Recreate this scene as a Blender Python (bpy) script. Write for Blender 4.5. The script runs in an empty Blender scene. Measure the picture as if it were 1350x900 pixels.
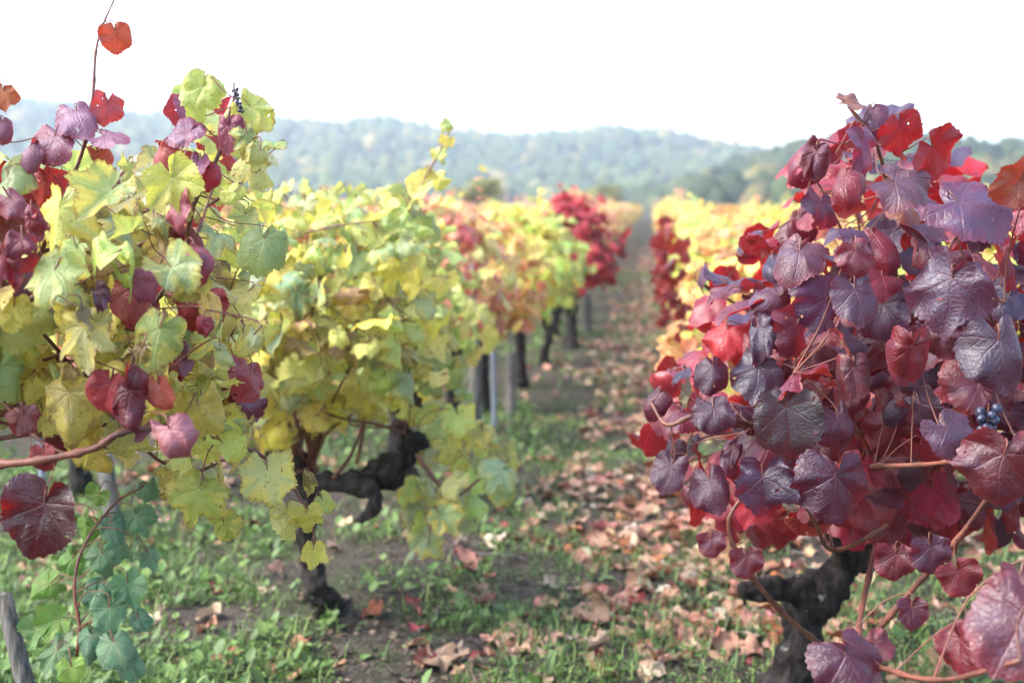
import bpy, math, random
import numpy as np
from mathutils import Vector, Matrix, noise as mnoise

# ------------------------------------------------------------------ camera
F = 1687.0                       # focal length in photo pixels (1350 wide)
H = 1.40                         # eye height
PITCH = math.atan(180.0 / F)
scene = bpy.context.scene
cam = bpy.data.cameras.new('camera')
cam.sensor_width = 36.0
cam.lens = F / 1350.0 * 36.0
cam.clip_start = 0.05
cam.clip_end = 4000
cam.dof.use_dof = True
cam.dof.focus_distance = 2.42
cam.dof.aperture_fstop = 3.0
camo = bpy.data.objects.new('camera', cam)
scene.collection.objects.link(camo)
camo.location = (0, 0, H)
camo.rotation_euler = (math.pi / 2 - PITCH, 0, 0)
scene.camera = camo

# ------------------------------------------------------------------ light
SUN_EL, SUN_AZ = math.radians(48), math.radians(-106)      # azimuth from +Y towards +X
world = bpy.data.worlds.new('World')
scene.world = world
world.use_nodes = True
wn = world.node_tree
sky = wn.nodes.new('ShaderNodeTexSky')
sky.sky_type = 'NISHITA'
sky.sun_disc = False
sky.sun_elevation = SUN_EL
sky.sun_rotation = SUN_AZ
sky.altitude = 200
sky.air_density = 1.0
sky.dust_density = 3.0
sky.ozone_density = 1.2
hs = wn.nodes.new('ShaderNodeHueSaturation')
hs.inputs['Saturation'].default_value = 1.0          # thin even cloud veil
wn.links.new(sky.outputs[0], hs.inputs['Color'])
wn.links.new(hs.outputs[0], wn.nodes['Background'].inputs[0])
wn.nodes['Background'].inputs[1].default_value = 0.15
sl = bpy.data.lights.new('sun', 'SUN')
sl.energy = 1.5
sl.angle = math.radians(45)
sl.color = (1.0, 0.975, 0.94)
so = bpy.data.objects.new('sun', sl)
scene.collection.objects.link(so)
sd = Vector((math.sin(SUN_AZ) * math.cos(SUN_EL), math.cos(SUN_AZ) * math.cos(SUN_EL), math.sin(SUN_EL)))
so.rotation_euler = sd.to_track_quat('Z', 'Y').to_euler()
so.location = sd * 50
scene.view_settings.view_transform = 'Standard'
scene.view_settings.look = 'None'
scene.view_settings.exposure = 2.42
scene.view_settings.gamma = 1
scene.cycles.use_denoising = True
scene.cycles.use_adaptive_sampling = True
scene.cycles.adaptive_threshold = 0.04
scene.cycles.max_bounces = 7
scene.cycles.transmission_bounces = 6
scene.cycles.diffuse_bounces = 6
scene.cycles.volume_bounces = 0

random.seed(7)
rng = np.random.default_rng(11)
COL = scene.collection

# ------------------------------------------------------------------ helpers
FWD = np.array([0, math.cos(PITCH), -math.sin(PITCH)])
UPV = np.array([0, math.sin(PITCH), math.cos(PITCH)])
RGT = np.array([1.0, 0, 0])
CAMP = np.array([0, 0, H])

def at(px, py, d):
    """photo pixel + distance along the lens axis -> world point"""
    return CAMP + d * (FWD + RGT * ((px - 675.0) / F) + UPV * ((450.0 - py) / F))

ROWA = math.atan(185.0 / F / (math.cos(PITCH) + 180 / F * math.sin(PITCH)))
RU = np.array([math.sin(ROWA), math.cos(ROWA), 0])
RV = np.array([math.cos(ROWA), -math.sin(ROWA), 0])
def row(lat, dist, z=0.0):
    return RU * dist + RV * lat + np.array([0, 0, z])

def vnoise(x, y, seed=0):
    x = np.asarray(x, float); y = np.asarray(y, float)
    xi = np.floor(x).astype(np.int64); yi = np.floor(y).astype(np.int64)
    fx = x - xi; fy = y - yi
    fx = fx * fx * (3 - 2 * fx); fy = fy * fy * (3 - 2 * fy)
    def h(a, b):
        n = (a * 374761393 + b * 668265263 + seed * 974711) & 0x7fffffff
        n = ((n ^ (n >> 13)) * 1274126177) & 0x7fffffff
        n = n ^ (n >> 16)
        return (n & 0xffff) / 65535.0
    return (h(xi, yi) * (1 - fx) + h(xi + 1, yi) * fx) * (1 - fy) + (h(xi, yi + 1) * (1 - fx) + h(xi + 1, yi + 1) * fx) * fy

def fbm(x, y, seed=0, o=4):
    s = 0; a = 0.5; t = 0
    for i in range(o):
        s = s + a * vnoise(np.asarray(x) * 2 ** i, np.asarray(y) * 2 ** i, seed + i * 7); t += a; a *= 0.5
    return s / t

def gh(x, y):
    x = np.asarray(x, float); y = np.asarray(y, float)
    fade = np.clip(1 - (np.hypot(x, y) - 18) / 15, 0, 1)
    return ((fbm(x * 0.9, y * 0.9, 3) - 0.5) * 0.10 + (fbm(x * 6, y * 6, 9, 3) - 0.5) * 0.035) * fade

def mesh_np(name, V, T, mats=None, uv=None, attrs=None, col=None, smooth=True, midx=None):
    """triangle mesh from arrays. uv/attrs/col are per vertex"""
    V = np.asarray(V, np.float32); T = np.asarray(T, np.int32)
    me = bpy.data.meshes.new(name)
    me.vertices.add(len(V)); me.vertices.foreach_set('co', V.ravel())
    me.loops.add(T.size); me.loops.foreach_set('vertex_index', T.ravel())
    me.polygons.add(len(T))
    me.polygons.foreach_set('loop_start', np.arange(0, T.size, 3, dtype=np.int32))
    me.polygons.foreach_set('loop_total', np.full(len(T), 3, np.int32))
    if smooth: me.polygons.foreach_set('use_smooth', np.ones(len(T), bool))
    if midx is not None: me.polygons.foreach_set('material_index', np.asarray(midx, np.int32))
    for m in mats or []: me.materials.append(m)
    if uv is not None:
        l = me.uv_layers.new(name='UVMap')
        l.data.foreach_set('uv', np.asarray(uv, np.float32)[T.ravel()].ravel())
    for k, a in (attrs or {}).items():
        at_ = me.attributes.new(k, 'FLOAT', 'POINT'); at_.data.foreach_set('value', np.asarray(a, np.float32))
    if col is not None:
        at_ = me.attributes.new('Col', 'FLOAT_COLOR', 'POINT'); at_.data.foreach_set('color', np.asarray(col, np.float32).ravel())
    me.update(calc_edges=True)
    me.validate()
    return me

def link(name, data, parent=None, mat=None, **props):
    o = bpy.data.objects.new(name, data)
    COL.objects.link(o)
    if parent is not None: o.parent = parent
    if mat is not None: data.materials.append(mat)
    for k, v in props.items(): o[k] = v
    return o

def root(name, loc, label, cat, group=None):
    o = bpy.data.objects.new(name, None)
    o.empty_display_size = 0.05
    COL.objects.link(o); o.location = loc
    o['label'] = label; o['category'] = cat
    if group: o['group'] = group
    return o

class MB:
    """collects tubes into one triangle mesh"""
    def __init__(s): s.V = []; s.T = []; s.n = 0
    def add(s, V, T):
        s.V.append(np.asarray(V, float)); s.T.append(np.asarray(T, int) + s.n); s.n += len(V)
    def tube(s, P, R, sides=6, rough=0.0, freq=8.0, cap=True, seed=0.0, ridge=0.0):
        P = np.asarray(P, float); n = len(P); R = np.broadcast_to(np.asarray(R, float), (n,))
        tan = np.gradient(P, axis=0); tan /= np.linalg.norm(tan, axis=1)[:, None] + 1e-9
        ref = np.array([0.3, 0.9, 0.1]) if abs(tan[0][1]) < 0.8 else np.array([1.0, 0.1, 0.2])
        u = np.cross(tan[0], ref); u /= np.linalg.norm(u)
        V = []
        ang = np.arange(sides) / sides * 2 * math.pi
        for i in range(n):
            u = u - tan[i] * np.dot(u, tan[i]); u /= np.linalg.norm(u) + 1e-9
            w = np.cross(tan[i], u)
            for a in ang:
                d = u * math.cos(a) + w * math.sin(a)
                r = R[i]
                if rough:
                    q = P[i] + d * R[i]
                    k = mnoise.fractal(Vector(q) * freq + Vector((seed, seed, 0)), 1.0, 2.0, 4)
                    r *= 1 + rough * k
                if ridge: r *= 1 + ridge * math.sin(a * 5 + i * 0.35 + seed) * (0.6 + 0.4 * math.sin(a * 11 + i * .2))
                V.append(P[i] + d * r)
        T = []
        for i in range(n - 1):
            for j in range(sides):
                a = i * sides + j; b = i * sides + (j + 1) % sides
                T += [(a, b, b + sides), (a, b + sides, a + sides)]
        if cap:
            V.append(P[0] - tan[0] * R[0] * 0.4); V.append(P[-1] + tan[-1] * R[-1] * 0.4); c0 = n * sides; c1 = c0 + 1
            for j in range(sides):
                T.append((c0, (j + 1) % sides, j)); T.append((c1, (n - 1) * sides + j, (n - 1) * sides + (j + 1) % sides))
        s.add(V, T)
    def mesh(s, name, mats, smooth=True, origin=(0, 0, 0)):
        return mesh_np(name, np.concatenate(s.V) - np.asarray(origin), np.concatenate(s.T), mats, smooth=smooth)

def spline(pts, m=8):
    """Catmull-Rom resampling of any-dimensional control points"""
    P = np.asarray(pts, float); P = np.vstack([2 * P[0] - P[1], P, 2 * P[-1] - P[-2]])
    out = []
    for i in range(1, len(P) - 2):
        t = np.linspace(0, 1, m, endpoint=False)[:, None]
        a, b, c, d = P[i - 1], P[i], P[i + 1], P[i + 2]
        out.append(0.5 * (2 * b + (c - a) * t + (2 * a - 5 * b + 4 * c - d) * t ** 2 + (3 * b - a - 3 * c + d) * t ** 3))
    out.append(P[-2][None]); return np.concatenate(out)

# ------------------------------------------------------------------ material helper
class NT:
    def __init__(s, name):
        s.mat = bpy.data.materials.new(name); s.mat.use_nodes = True
        s.t = s.mat.node_tree; s.t.nodes.clear()
        s.out = s.t.nodes.new('ShaderNodeOutputMaterial')
    def n(s, ty, ins=None, **kw):
        nd = s.t.nodes.new('ShaderNode' + ty)
        for k, v in kw.items(): setattr(nd, k, v)
        for k, v in (ins or {}).items():
            sock = nd.inputs[k]
            if isinstance(v, bpy.types.NodeSocket): s.t.links.new(v, sock)
            else: sock.default_value = v
        return nd
    def m(s, op, a, b=0.0, c=None):
        ins = {0: a, 1: b}
        if c is not None: ins[2] = c
        return s.n('Math', ins, operation=op).outputs[0]
    def rng(s, v, a, b, c=0.0, d=1.0, it='SMOOTHSTEP'):
        return s.n('MapRange', {'Value': v, 'From Min': a, 'From Max': b, 'To Min': c, 'To Max': d}, interpolation_type=it).outputs[0]
    def mix(s, f, a, b, bt='MIX'):
        def c4(v): return v if isinstance(v, bpy.types.NodeSocket) else (*v[:3], 1)
        nd = s.n('Mix', data_type='RGBA', blend_type=bt)
        for i, v in ((0, f), (6, c4(a)), (7, c4(b))):
            if isinstance(v, bpy.types.NodeSocket): s.t.links.new(v, nd.inputs[i])
            else: nd.inputs[i].default_value = v
        return nd.outputs[2]
    def noise(s, vec, scale, detail=4, rough=0.55):
        return s.n('TexNoise', {'Vector': vec, 'Scale': scale, 'Detail': detail, 'Roughness': rough}).outputs['Fac']
    def surf(s, sh): s.t.links.new(sh, s.out.inputs[0]); return s.mat

def leaf_material(name, kind, src):
    g = NT(name)
    oi = g.n('ObjectInfo')
    if src == 'OBJ':
        col = oi.outputs['Color']; rnd = oi.outputs['Random']
    else:
        a = g.n('Attribute', attribute_name='Col')
        col = g.mix(1.0, a.outputs['Color'], oi.outputs['Color'], 'MULTIPLY'); rnd = a.outputs['Alpha']
    edge = g.n('Attribute', attribute_name='edge').outputs['Fac']
    uv = g.n('UVMap', uv_map='UVMap').outputs[0]
    sp = g.n('SeparateXYZ', {0: uv})
    x, y = sp.outputs[0], sp.outputs[1]
    r = g.m('SQRT', g.m('ADD', g.m('MULTIPLY', x, x), g.m('MULTIPLY', y, y)))
    an = g.m('ABSOLUTE', g.m('ARCTAN2', x, y))
    de = g.m('PINGPONG', an, math.radians(26))
    d = g.m('MULTIPLY', r, g.m('SINE', de)); t = g.m('MULTIPLY', r, g.m('COSINE', de))
    main = g.rng(d, 0.004, 0.024, 1, 0)
    sec = g.m('PINGPONG', g.m('MULTIPLY', g.m('SUBTRACT', t, g.m('MULTIPLY', d, 0.9)), 7.0), 0.5)
    secm = g.rng(sec, 0.0, 0.12, 1, 0)
    vein = g.m('MAXIMUM', main, g.m('MULTIPLY', secm, 0.5))
    nearv = g.rng(d, 0.0, 0.16, 1, 0)
    cv = g.n('CombineXYZ', {0: x, 1: y, 2: g.m('MULTIPLY', rnd, 57.0)}).outputs[0]
    fine = src == 'OBJ'
    n1 = g.noise(cv, 2.1, 5 if fine else 1); n2 = g.noise(cv, 9.0, 5 if fine else 1, 0.65); n3 = g.noise(cv, 28.0, 3) if fine else n2
    if kind == 'red':
        lum = g.rng(g.n('SeparateColor', {0: col}).outputs[0], 0.018, 0.06, 0.1, 1.0)
        blot = g.rng(g.m('ADD', n1, g.m('MULTIPLY', n2, 0.35)), 0.58, 0.80)
        blot = g.m('MULTIPLY', blot, g.m('SUBTRACT', 1.0, g.m('MULTIPLY', nearv, 0.6)))
        up = g.mix(g.m('MULTIPLY', blot, g.m('MULTIPLY', lum, g.rng(rnd, 0.1, 0.9, 0.0, 0.6))), col, (0.15, 0.006, 0.016))
        bloom = g.m('MULTIPLY', g.rng(g.m('ADD', n1, g.m('MULTIPLY', n3, 0.15)), 0.62, 0.40), g.m('MULTIPLY', lum, g.rng(rnd, 0.05, 0.9, 0.22, 0.0)))
        up = g.mix(bloom, up, (0.12, 0.12, 0.22))
        up = g.mix(g.m('MULTIPLY', g.m('MULTIPLY', g.rng(edge, 0.72, 1.0), 0.45), g.m('MULTIPLY', n1, lum)), up, (0.24, 0.006, 0.012))
        up = g.mix(g.m('MULTIPLY', vein, 0.16), up, (0.18, 0.03, 0.04))
        vor = g.n('TexVoronoi', {'Vector': cv, 'Scale': 16.0})
        dots = g.m('MULTIPLY', g.rng(vor.outputs['Distance'], 0.05, 0.13, 1, 0), g.rng(n2, 0.5, 0.56))
        up = g.mix(g.m('MULTIPLY', dots, 0.5), up, (0.42, 0.36, 0.44))
        up = g.mix(g.m('MULTIPLY', g.rng(n2, 0.62, 0.67), 0.85), up, (0.03, 0.012, 0.012))
        lo = g.mix(n1, g.mix(0.55, col, (0.36, 0.014, 0.018)), (0.30, 0.05, 0.025))
        lo = g.mix(g.m('MULTIPLY', vein, 0.4), lo, (0.45, 0.22, 0.16))
        tr = g.mix(0.45, g.mix(n1, (0.60, 0.008, 0.02), (0.50, 0.03, 0.008)), col)
        rough, spec, sheen, tf = 0.41, 0.62, 0.05, 0.30
    elif kind == 'green':
        ye = g.rng(g.m('ADD', g.m('ADD', n1, g.m('MULTIPLY', edge, 0.30)), g.m('MULTIPLY', nearv, -0.22)), 0.52, 0.80)
        up = g.mix(g.m('MULTIPLY', ye, g.rng(rnd, 0.0, 1.0, 0.15, 0.95)), col, (0.64, 0.51, 0.10))
        up = g.mix(g.m('MULTIPLY', g.rng(n2, .35, .65), 0.22), up, g.mix(1.0, up, (0.55, 0.62, 0.5), 'MULTIPLY'))
        up = g.mix(g.m('MULTIPLY', g.m('MULTIPLY', g.rng(g.m('ADD', edge, g.m('MULTIPLY', n2, 0.5)), 1.10, 1.27), 0.85), g.rng(rnd, 0.25, 0.6)), up, (0.20, 0.075, 0.03))
        up = g.mix(g.m('MULTIPLY', g.rng(n2, 0.60, 0.66), 0.85), up, (0.15, 0.06, 0.02))
        up = g.mix(g.m('MULTIPLY', vein, 0.35), up, (0.46, 0.50, 0.22))
        lo = g.mix(0.45, up, (0.44, 0.46, 0.26))
        tr = g.mix(0.35, up, (0.70, 0.68, 0.10))
        rough, spec, sheen, tf = 0.42, 0.75, 0.12, 0.50
    elif kind == 'autumn':
        up = g.mix(g.m('MULTIPLY', g.rng(n1, .35, .65), 0.5), col, g.mix(1.0, col, (1.05, 1.5, 1.1), 'MULTIPLY'))
        up = g.mix(g.m('MULTIPLY', vein, 0.3), up, (0.5, 0.42, 0.2))
        lo = g.mix(0.4, up, (0.5, 0.4, 0.28)); tr = up
        rough, spec, sheen, tf = 0.46, 0.6, 0.12, 0.48
    else:                                             # dry fallen leaf
        up = g.mix(g.rng(n1, 0.3, 0.7), col, g.mix(1.0, col, (0.55, 0.42, 0.38), 'MULTIPLY'))
        up = g.mix(g.m('MULTIPLY', g.rng(n2, 0.55, 0.75), 0.6), up, (0.10, 0.05, 0.03))
        up = g.mix(g.m('MULTIPLY', vein, 0.35), up, (0.42, 0.30, 0.22))
        lo = g.mix(0.35, up, (0.40, 0.28, 0.18))
        tr = up; rough, spec, sheen, tf = 0.65, 0.3, 0.05, 0.15
    geo = g.n('NewGeometry')
    base = g.mix(geo.outputs['Backfacing'], up, lo)
    tin = {}
    if fine:
        vc = g.n('TexVoronoi', {'Vector': cv, 'Scale': 11.0}, feature='DISTANCE_TO_EDGE').outputs['Distance']
        hgt = g.m('ADD', g.m('MULTIPLY', vein, -0.8), g.m('ADD', g.m('MULTIPLY', n2, 0.7), g.m('ADD', g.m('MULTIPLY', n3, 0.3), g.rng(vc, 0.0, 0.35, 0.0, 0.4))))
        tin['Normal'] = g.n('Bump', {'Strength': 0.42, 'Distance': 0.003, 'Height': hgt}).outputs[0]
    ro = g.rng(n2, 0.3, 0.7, rough - 0.08, rough + 0.14)
    pb = g.n('BsdfPrincipled', {'Base Color': base, 'Roughness': ro, 'Specular IOR Level': spec, **tin,
                               'Sheen Weight': sheen, 'Sheen Roughness': 0.45})
    pb.inputs['Sheen Tint'].default_value = (0.85, 0.86, 1.0, 1)
    tb = g.n('BsdfTranslucent', {'Color': tr, **tin})
    ms = g.n('MixShader', {0: tf, 1: pb.outputs[0], 2: tb.outputs[0]})
    if fine and kind in ('red', 'green'):
        hole = g.m('MULTIPLY', g.rng(g.noise(g.n('VectorMath', {0: cv, 1: (3.1, 7.7, 1.3)}, operation='ADD').outputs[0], 4.5, 2), 0.715, 0.72), g.rng(edge, .25, .35))
        ms = g.n('MixShader', {0: hole, 1: ms.outputs[0], 2: g.n('BsdfTransparent').outputs[0]})
    return g.surf(ms.outputs[0])

def simple_material(name, fn):
    g = NT(name); base, rough, hgt, dist, spec = fn(g)
    ins = {'Base Color': base, 'Roughness': rough, 'Specular IOR Level': spec}
    if hgt is not None: ins['Normal'] = g.n('Bump', {'Strength': 0.8, 'Distance': dist, 'Height': hgt}).outputs[0]
    return g.surf(g.n('BsdfPrincipled', ins).outputs[0])

def f_bark(g):
    p = g.n('NewGeometry').outputs['Position']
    st = g.n('Mapping', {'Vector': p, 'Scale': (1, 1, 0.28)}).outputs[0]
    a = g.noise(st, 42, 6, .7); b = g.noise(p, 14, 4); c = g.noise(p, 38, 3)
    col = g.mix(g.rng(a, .35, .7), (0.004, 0.0036, 0.0036), (0.046, 0.037, 0.033))
    col = g.mix(g.m('MULTIPLY', g.rng(c, .62, .72), g.rng(b, .5, .62)), col, (0.22, 0.25, 0.24))
    return col, 0.85, g.m('ADD', a, g.m('MULTIPLY', b, .6)), 0.02, 0.25
M_bark = simple_material('bark', f_bark)
def f_cane(g):
    p = g.n('NewGeometry').outputs['Position']
    a = g.noise(p, 25, 3); b = g.noise(p, 120, 2)
    col = g.mix(g.rng(a, .35, .65), (0.17, 0.058, 0.036), (0.09, 0.035, 0.024))
    return col, 0.5, b, 0.002, 0.4
M_cane = simple_material('cane', f_cane)
def f_pet(g):
    p = g.n('NewGeometry').outputs['Position']
    return g.mix(g.noise(p, 9, 2), (0.17, 0.04, 0.034), (0.13, 0.065, 0.035)), 0.5, None, 0, 0.4
M_petiole = simple_material('petiole', f_pet)
def f_wood(g):
    p = g.n('NewGeometry').outputs['Position']
    st = g.n('Mapping', {'Vector': p, 'Scale': (1, 1, 0.06)}).outputs[0]
    a = g.noise(st, 90, 5, .6); b = g.noise(p, 8, 4)
    col = g.mix(g.rng(a, .35, .65), (0.035, 0.032, 0.031), (0.16, 0.147, 0.14))
    col = g.mix(g.m('MULTIPLY', b, .4), col, (0.12, 0.12, 0.09))
    return col, 0.85, a, 0.006, 0.2
M_wood = simple_material('weathered_wood', f_wood)
def f_steel(g):
    p = g.n('NewGeometry').outputs['Position']
    a = g.noise(p, 30, 5); b = g.noise(p, 7, 3)
    col = g.mix(a, (0.11, 0.13, 0.165), (0.18, 0.205, 0.25)); col = g.mix(g.rng(b, .58, .7), col, (0.16, 0.09, 0.06))
    return col, 0.55, a, 0.002, 0.5
M_steel = simple_material('galvanised_steel', f_steel)
def f_grape(g):
    p = g.n('NewGeometry').outputs['Position']
    a = g.noise(p, 90, 3)
    return g.mix(g.rng(a, .4, .65), (0.010, 0.010, 0.028), (0.055, 0.065, 0.11)), 0.42, None, 0, 0.5
M_grape = simple_material('grape_skin', f_grape)
def f_ground(g):
    p = g.n('NewGeometry').outputs['Position']
    a = g.noise(p, 1.1, 5, .6); b = g.noise(p, 22, 5, .65); c = g.noise(p, 4.5, 4); e = g.noise(p, 75, 3)
    soil = g.mix(g.rng(b, .3, .7), (0.028, 0.022, 0.018), (0.092, 0.075, 0.064))
    soil = g.mix(g.rng(e, .58, .70), soil, (0.13, 0.10, 0.08))
    moss = g.mix(g.rng(e, .35, .65), (0.03, 0.035, 0.016), (0.065, 0.105, 0.028))
    f = g.rng(g.m('ADD', g.m('MULTIPLY', a, .7), g.m('MULTIPLY', c, .45)), .52, .68)
    col = g.mix(g.m('MULTIPLY', f, .6), soil, moss)
    return col, 0.95, g.m('ADD', b, g.m('MULTIPLY', e, .6)), 0.05, 0.15
M_ground = simple_material('ground_soil', f_ground)
def f_attr(g):
    oi = g.n('ObjectInfo').outputs['Color']
    return g.mix(1.0, g.n('Attribute', attribute_name='Col').outputs['Color'], oi, 'MULTIPLY'), 0.75, None, 0, 0.2
M_forest = simple_material('forest_leaves', f_attr)
def f_hill(g):
    p = g.n('NewGeometry').outputs['Position']
    a = g.noise(p, .02, 5); b = g.noise(p, .15, 4)
    col = g.mix(g.rng(a, .4, .6), (0.05, 0.075, 0.025), (0.16, 0.15, 0.06))
    return g.mix(g.m('MULTIPLY', b, .4), col, (0.06, .06, .03)), 0.95, None, 0, 0.1
M_hill = simple_material('hill_ground', f_hill)

def weed_mat():
    g = NT('weed_leaf')
    c = g.n('Attribute', attribute_name='Col').outputs['Color']
    pb = g.n('BsdfPrincipled', {'Base Color': c, 'Roughness': 0.5, 'Specular IOR Level': 0.4})
    tb = g.n('BsdfTranslucent', {'Color': c})
    return g.surf(g.n('MixShader', {0: 0.35, 1: pb.outputs[0], 2: tb.outputs[0]}).outputs[0])
M_weed = weed_mat()

LM = {(k, s): leaf_material('%s_leaf_%s' % (k, s.lower()), k, s) for k in ('red', 'green', 'autumn', 'dry') for s in ('OBJ', 'ATTR')}

# ------------------------------------------------------------------ leaf shapes
def leaf_arrays(seed, sinus, na=90, rings=(.2, .38, .55, .72, .88, 1.0), kx=0.9, ky=0.7, wav=0.06, puff=0.07, crisp=0.0, teeth=0.055):
    """a palmate vine leaf: stalk at the origin, tip at +Y, upper face +Z, about 1 wide"""
    R = random.Random(seed)
    L = [1.0 + R.uniform(-.05, .16), 0.90 + R.uniform(-.09, .07), 0.72 + R.uniform(-.10, .08)]; ob = R.uniform(.5, .68); on = R.uniform(.34, .52)
    def prof(a, side):
        k = abs(math.degrees(a))
        js = 1 + 0.06 * side * R0
        ctl = [(0, L[0]), (26, (L[0] + L[1]) / 2 * (1 - sinus)), (52, L[1] * js), (78, (L[1] + L[2]) / 2 * (1 - sinus * .8)), (104, L[2] * js), (140, ob), (163, on), (180, 0.10)]
        for i in range(len(ctl) - 1):
            if k <= ctl[i + 1][0] + 1e-6:
                t = (k - ctl[i][0]) / (ctl[i + 1][0] - ctl[i][0]); t = t * t * (3 - 2 * t) if sinus > .12 else t
                return ctl[i][1] * (1 - t) + ctl[i + 1][1] * t
    R0 = R.uniform(-1, 1)
    nt = 15 + R.randint(0, 3)
    V = [(0, 0, 0)]; UV = [(0, 0)]; E = [0.0]
    ph = [R.uniform(0, 6.28) for _ in range(4)]
    bx, by = kx, ky
    asym = R.uniform(-.6, .6); fold = R.choice([-.25, -.1, 0, .12, .3, .45])
    for t in rings:
        for j in range(na):
            a = (j + 0.5) / na * 2 * math.pi - math.pi
            rr = prof(a, 1 if a > 0 else -1)
            tooth = abs(((abs(a) / math.pi * nt) % 1.0) - 0.5) * 2 - 0.5
            if abs(a) > math.radians(168): tooth = 0
            rr *= 1 + teeth * tooth * t ** 3 + (0.035 * math.sin(3 * a + ph[0]) + .025 * math.sin(5 * a + ph[3])) * t
            x = math.sin(a) * rr * t; y = math.cos(a) * rr * t
            UV.append((x, y)); E.append(t)
            de = math.radians(26) - abs((abs(a) % math.radians(52)) - math.radians(26))
            z = puff * t * (math.sin(de / math.radians(26) * math.pi / 2)) * 1.2
            z += wav * t * t * math.sin(a * 4 + ph[1]) + wav * .6 * t * t * math.sin(a * 7 + ph[2])
            z += fold * abs(x) ** 1.2 + 0.06 * mnoise.noise(Vector((x * 3.3, y * 3.3, seed * 1.7))) * t + 0.035 * mnoise.noise(Vector((x * 8, y * 8, seed * 2.3))) * t
            if crisp:
                q = mnoise.noise_vector(Vector((x * 2.2, y * 2.2, seed * 3.1)))
                x += q.x * crisp * t; y += q.y * crisp * t; z += q.z * crisp * 1.6 * t
            k = bx * (1 + asym * (1 if x > 0 else -1))
            k2 = k * (0.6 + 0.9 * t)
            if abs(k2) > 1e-3:
                x2 = math.sin(k2 * x) / k2; dz = -(1 - math.cos(k2 * x)) / k2
                z2 = z * math.cos(k2 * x) + dz
            else: x2, z2 = x, z
            yy = y + 0.1
            k3 = by * (0.7 + 0.5 * t)
            if abs(k3) > 1e-3:
                y3 = math.sin(k3 * yy) / k3 - 0.1 + z2 * math.sin(k3 * yy) * .6; z3 = z2 * math.cos(k3 * yy) - (1 - math.cos(k3 * yy)) / k3
            else: y3, z3 = y, z2
            V.append((x2, y3, z3))
    T = []
    for j in range(na): T.append((0, 1 + (j + 1) % na, 1 + j))
    for i in range(len(rings) - 1):
        for j in range(na):
            a = 1 + i * na + j; b = 1 + i * na + (j + 1) % na
            T += [(a, b, b + na), (a, b + na, a + na)]
    V = np.array(V) / 1.46
    # upper face must look to +Z
    T = np.array(T)
    n = np.cross(V[T[:, 1]] - V[T[:, 0]], V[T[:, 2]] - V[T[:, 0]])
    if n[:, 2].sum() < 0: T = T[:, ::-1]
    return V, T, np.array(UV), np.array(E)

LEAF = {}
def make_lib():
    for i in range(16):
        R = random.Random(100 + i)
        kx = R.choice([.1, .3, .5, .8, 1.1, 1.5]); ky = R.uniform(-.1, .8)
        LEAF[('red', i)] = leaf_arrays(i, R.uniform(.02, .10), kx=kx, ky=ky, wav=R.uniform(.03, .09), puff=.02, crisp=R.choice([.05, .08, .12, .2]), teeth=.07)
    for i in (16, 17, 18):
        LEAF[('red', i)] = leaf_arrays(i, .08, kx=.25, ky=.3, wav=.06, puff=.03, crisp=.10, teeth=.08)
    for i in range(16):
        R = random.Random(200 + i)
        kx = R.choice([-.5, .2, .5, .8, 1.1, 1.4]); ky = R.uniform(-.1, 1.2)
        LEAF[('green', i)] = leaf_arrays(50 + i, R.uniform(.12, .30), kx=kx, ky=ky, wav=R.uniform(.04, .11), puff=.05, crisp=R.choice([.08, .12, .18, .22]), teeth=.13)
    for i in range(10):
        R = random.Random(300 + i)
        LEAF[('crisp', i)] = leaf_arrays(90 + i, R.uniform(.05, .2), kx=R.uniform(.9, 2.4), ky=R.uniform(.1, 1.6), wav=.12, crisp=R.uniform(.3, .5), teeth=.08)
    for i in range(10):
        R = random.Random(400 + i)
        LEAF[('dry', i)] = leaf_arrays(120 + i, R.uniform(.05, .25), na=48, rings=(.3, .6, .85, 1.0), kx=R.uniform(-1.2, 1.6), ky=R.uniform(-1, 1.4), wav=.10, crisp=R.uniform(.15, .4), teeth=.08)
make_lib()
LOW = {}
for k, sn in (('red', .06), ('green', .2), ('dry', .12)):
    for i in range(6):
        R = random.Random(500 + i)
        LOW[(k, i)] = leaf_arrays(150 + i, sn, na=20, rings=(.55, 1.0), kx=R.uniform(.2, 1.5), ky=R.uniform(0, 1.0), wav=.06, crisp=.12 if k != 'dry' else .3, teeth=0)
TINY = {i: leaf_arrays(180 + i, .12, na=9, rings=(1.0,), kx=.8, ky=.5, wav=.05, puff=.03, crisp=.1, teeth=0) for i in range(4)}

LEAFMESH = {}
def leaf_mesh(kind, i, mk):
    key = (kind, i, mk)
    if key not in LEAFMESH:
        V, T, UV, E = LEAF[(kind, i)]
        LEAFMESH[key] = mesh_np('%s_leaf' % mk, V, T, [LM[(mk, 'OBJ')]], uv=UV, attrs={'edge': E})
    return LEAFMESH[key]

def merge_leaves(name, items, lib, mk):
    """items: (libkey, matrix4x4 np, rgb, rnd) -> one mesh"""
    Vs, Ts, Us, Es, Cs = [], [], [], [], []; n = 0
    for key, M, c, r in items:
        V, T, UV, E = lib[key]
        Vs.append(V @ M[:3, :3].T + M[:3, 3]); Ts.append(T + n); Us.append(UV); Es.append(E)
        Cs.append(np.tile(np.array([c[0], c[1], c[2], r]), (len(V), 1))); n += len(V)
    return mesh_np(name, np.concatenate(Vs), np.concatenate(Ts), [LM[(mk, 'ATTR')]], uv=np.concatenate(Us), attrs={'edge': np.concatenate(Es)}, col=np.concatenate(Cs))

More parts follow.
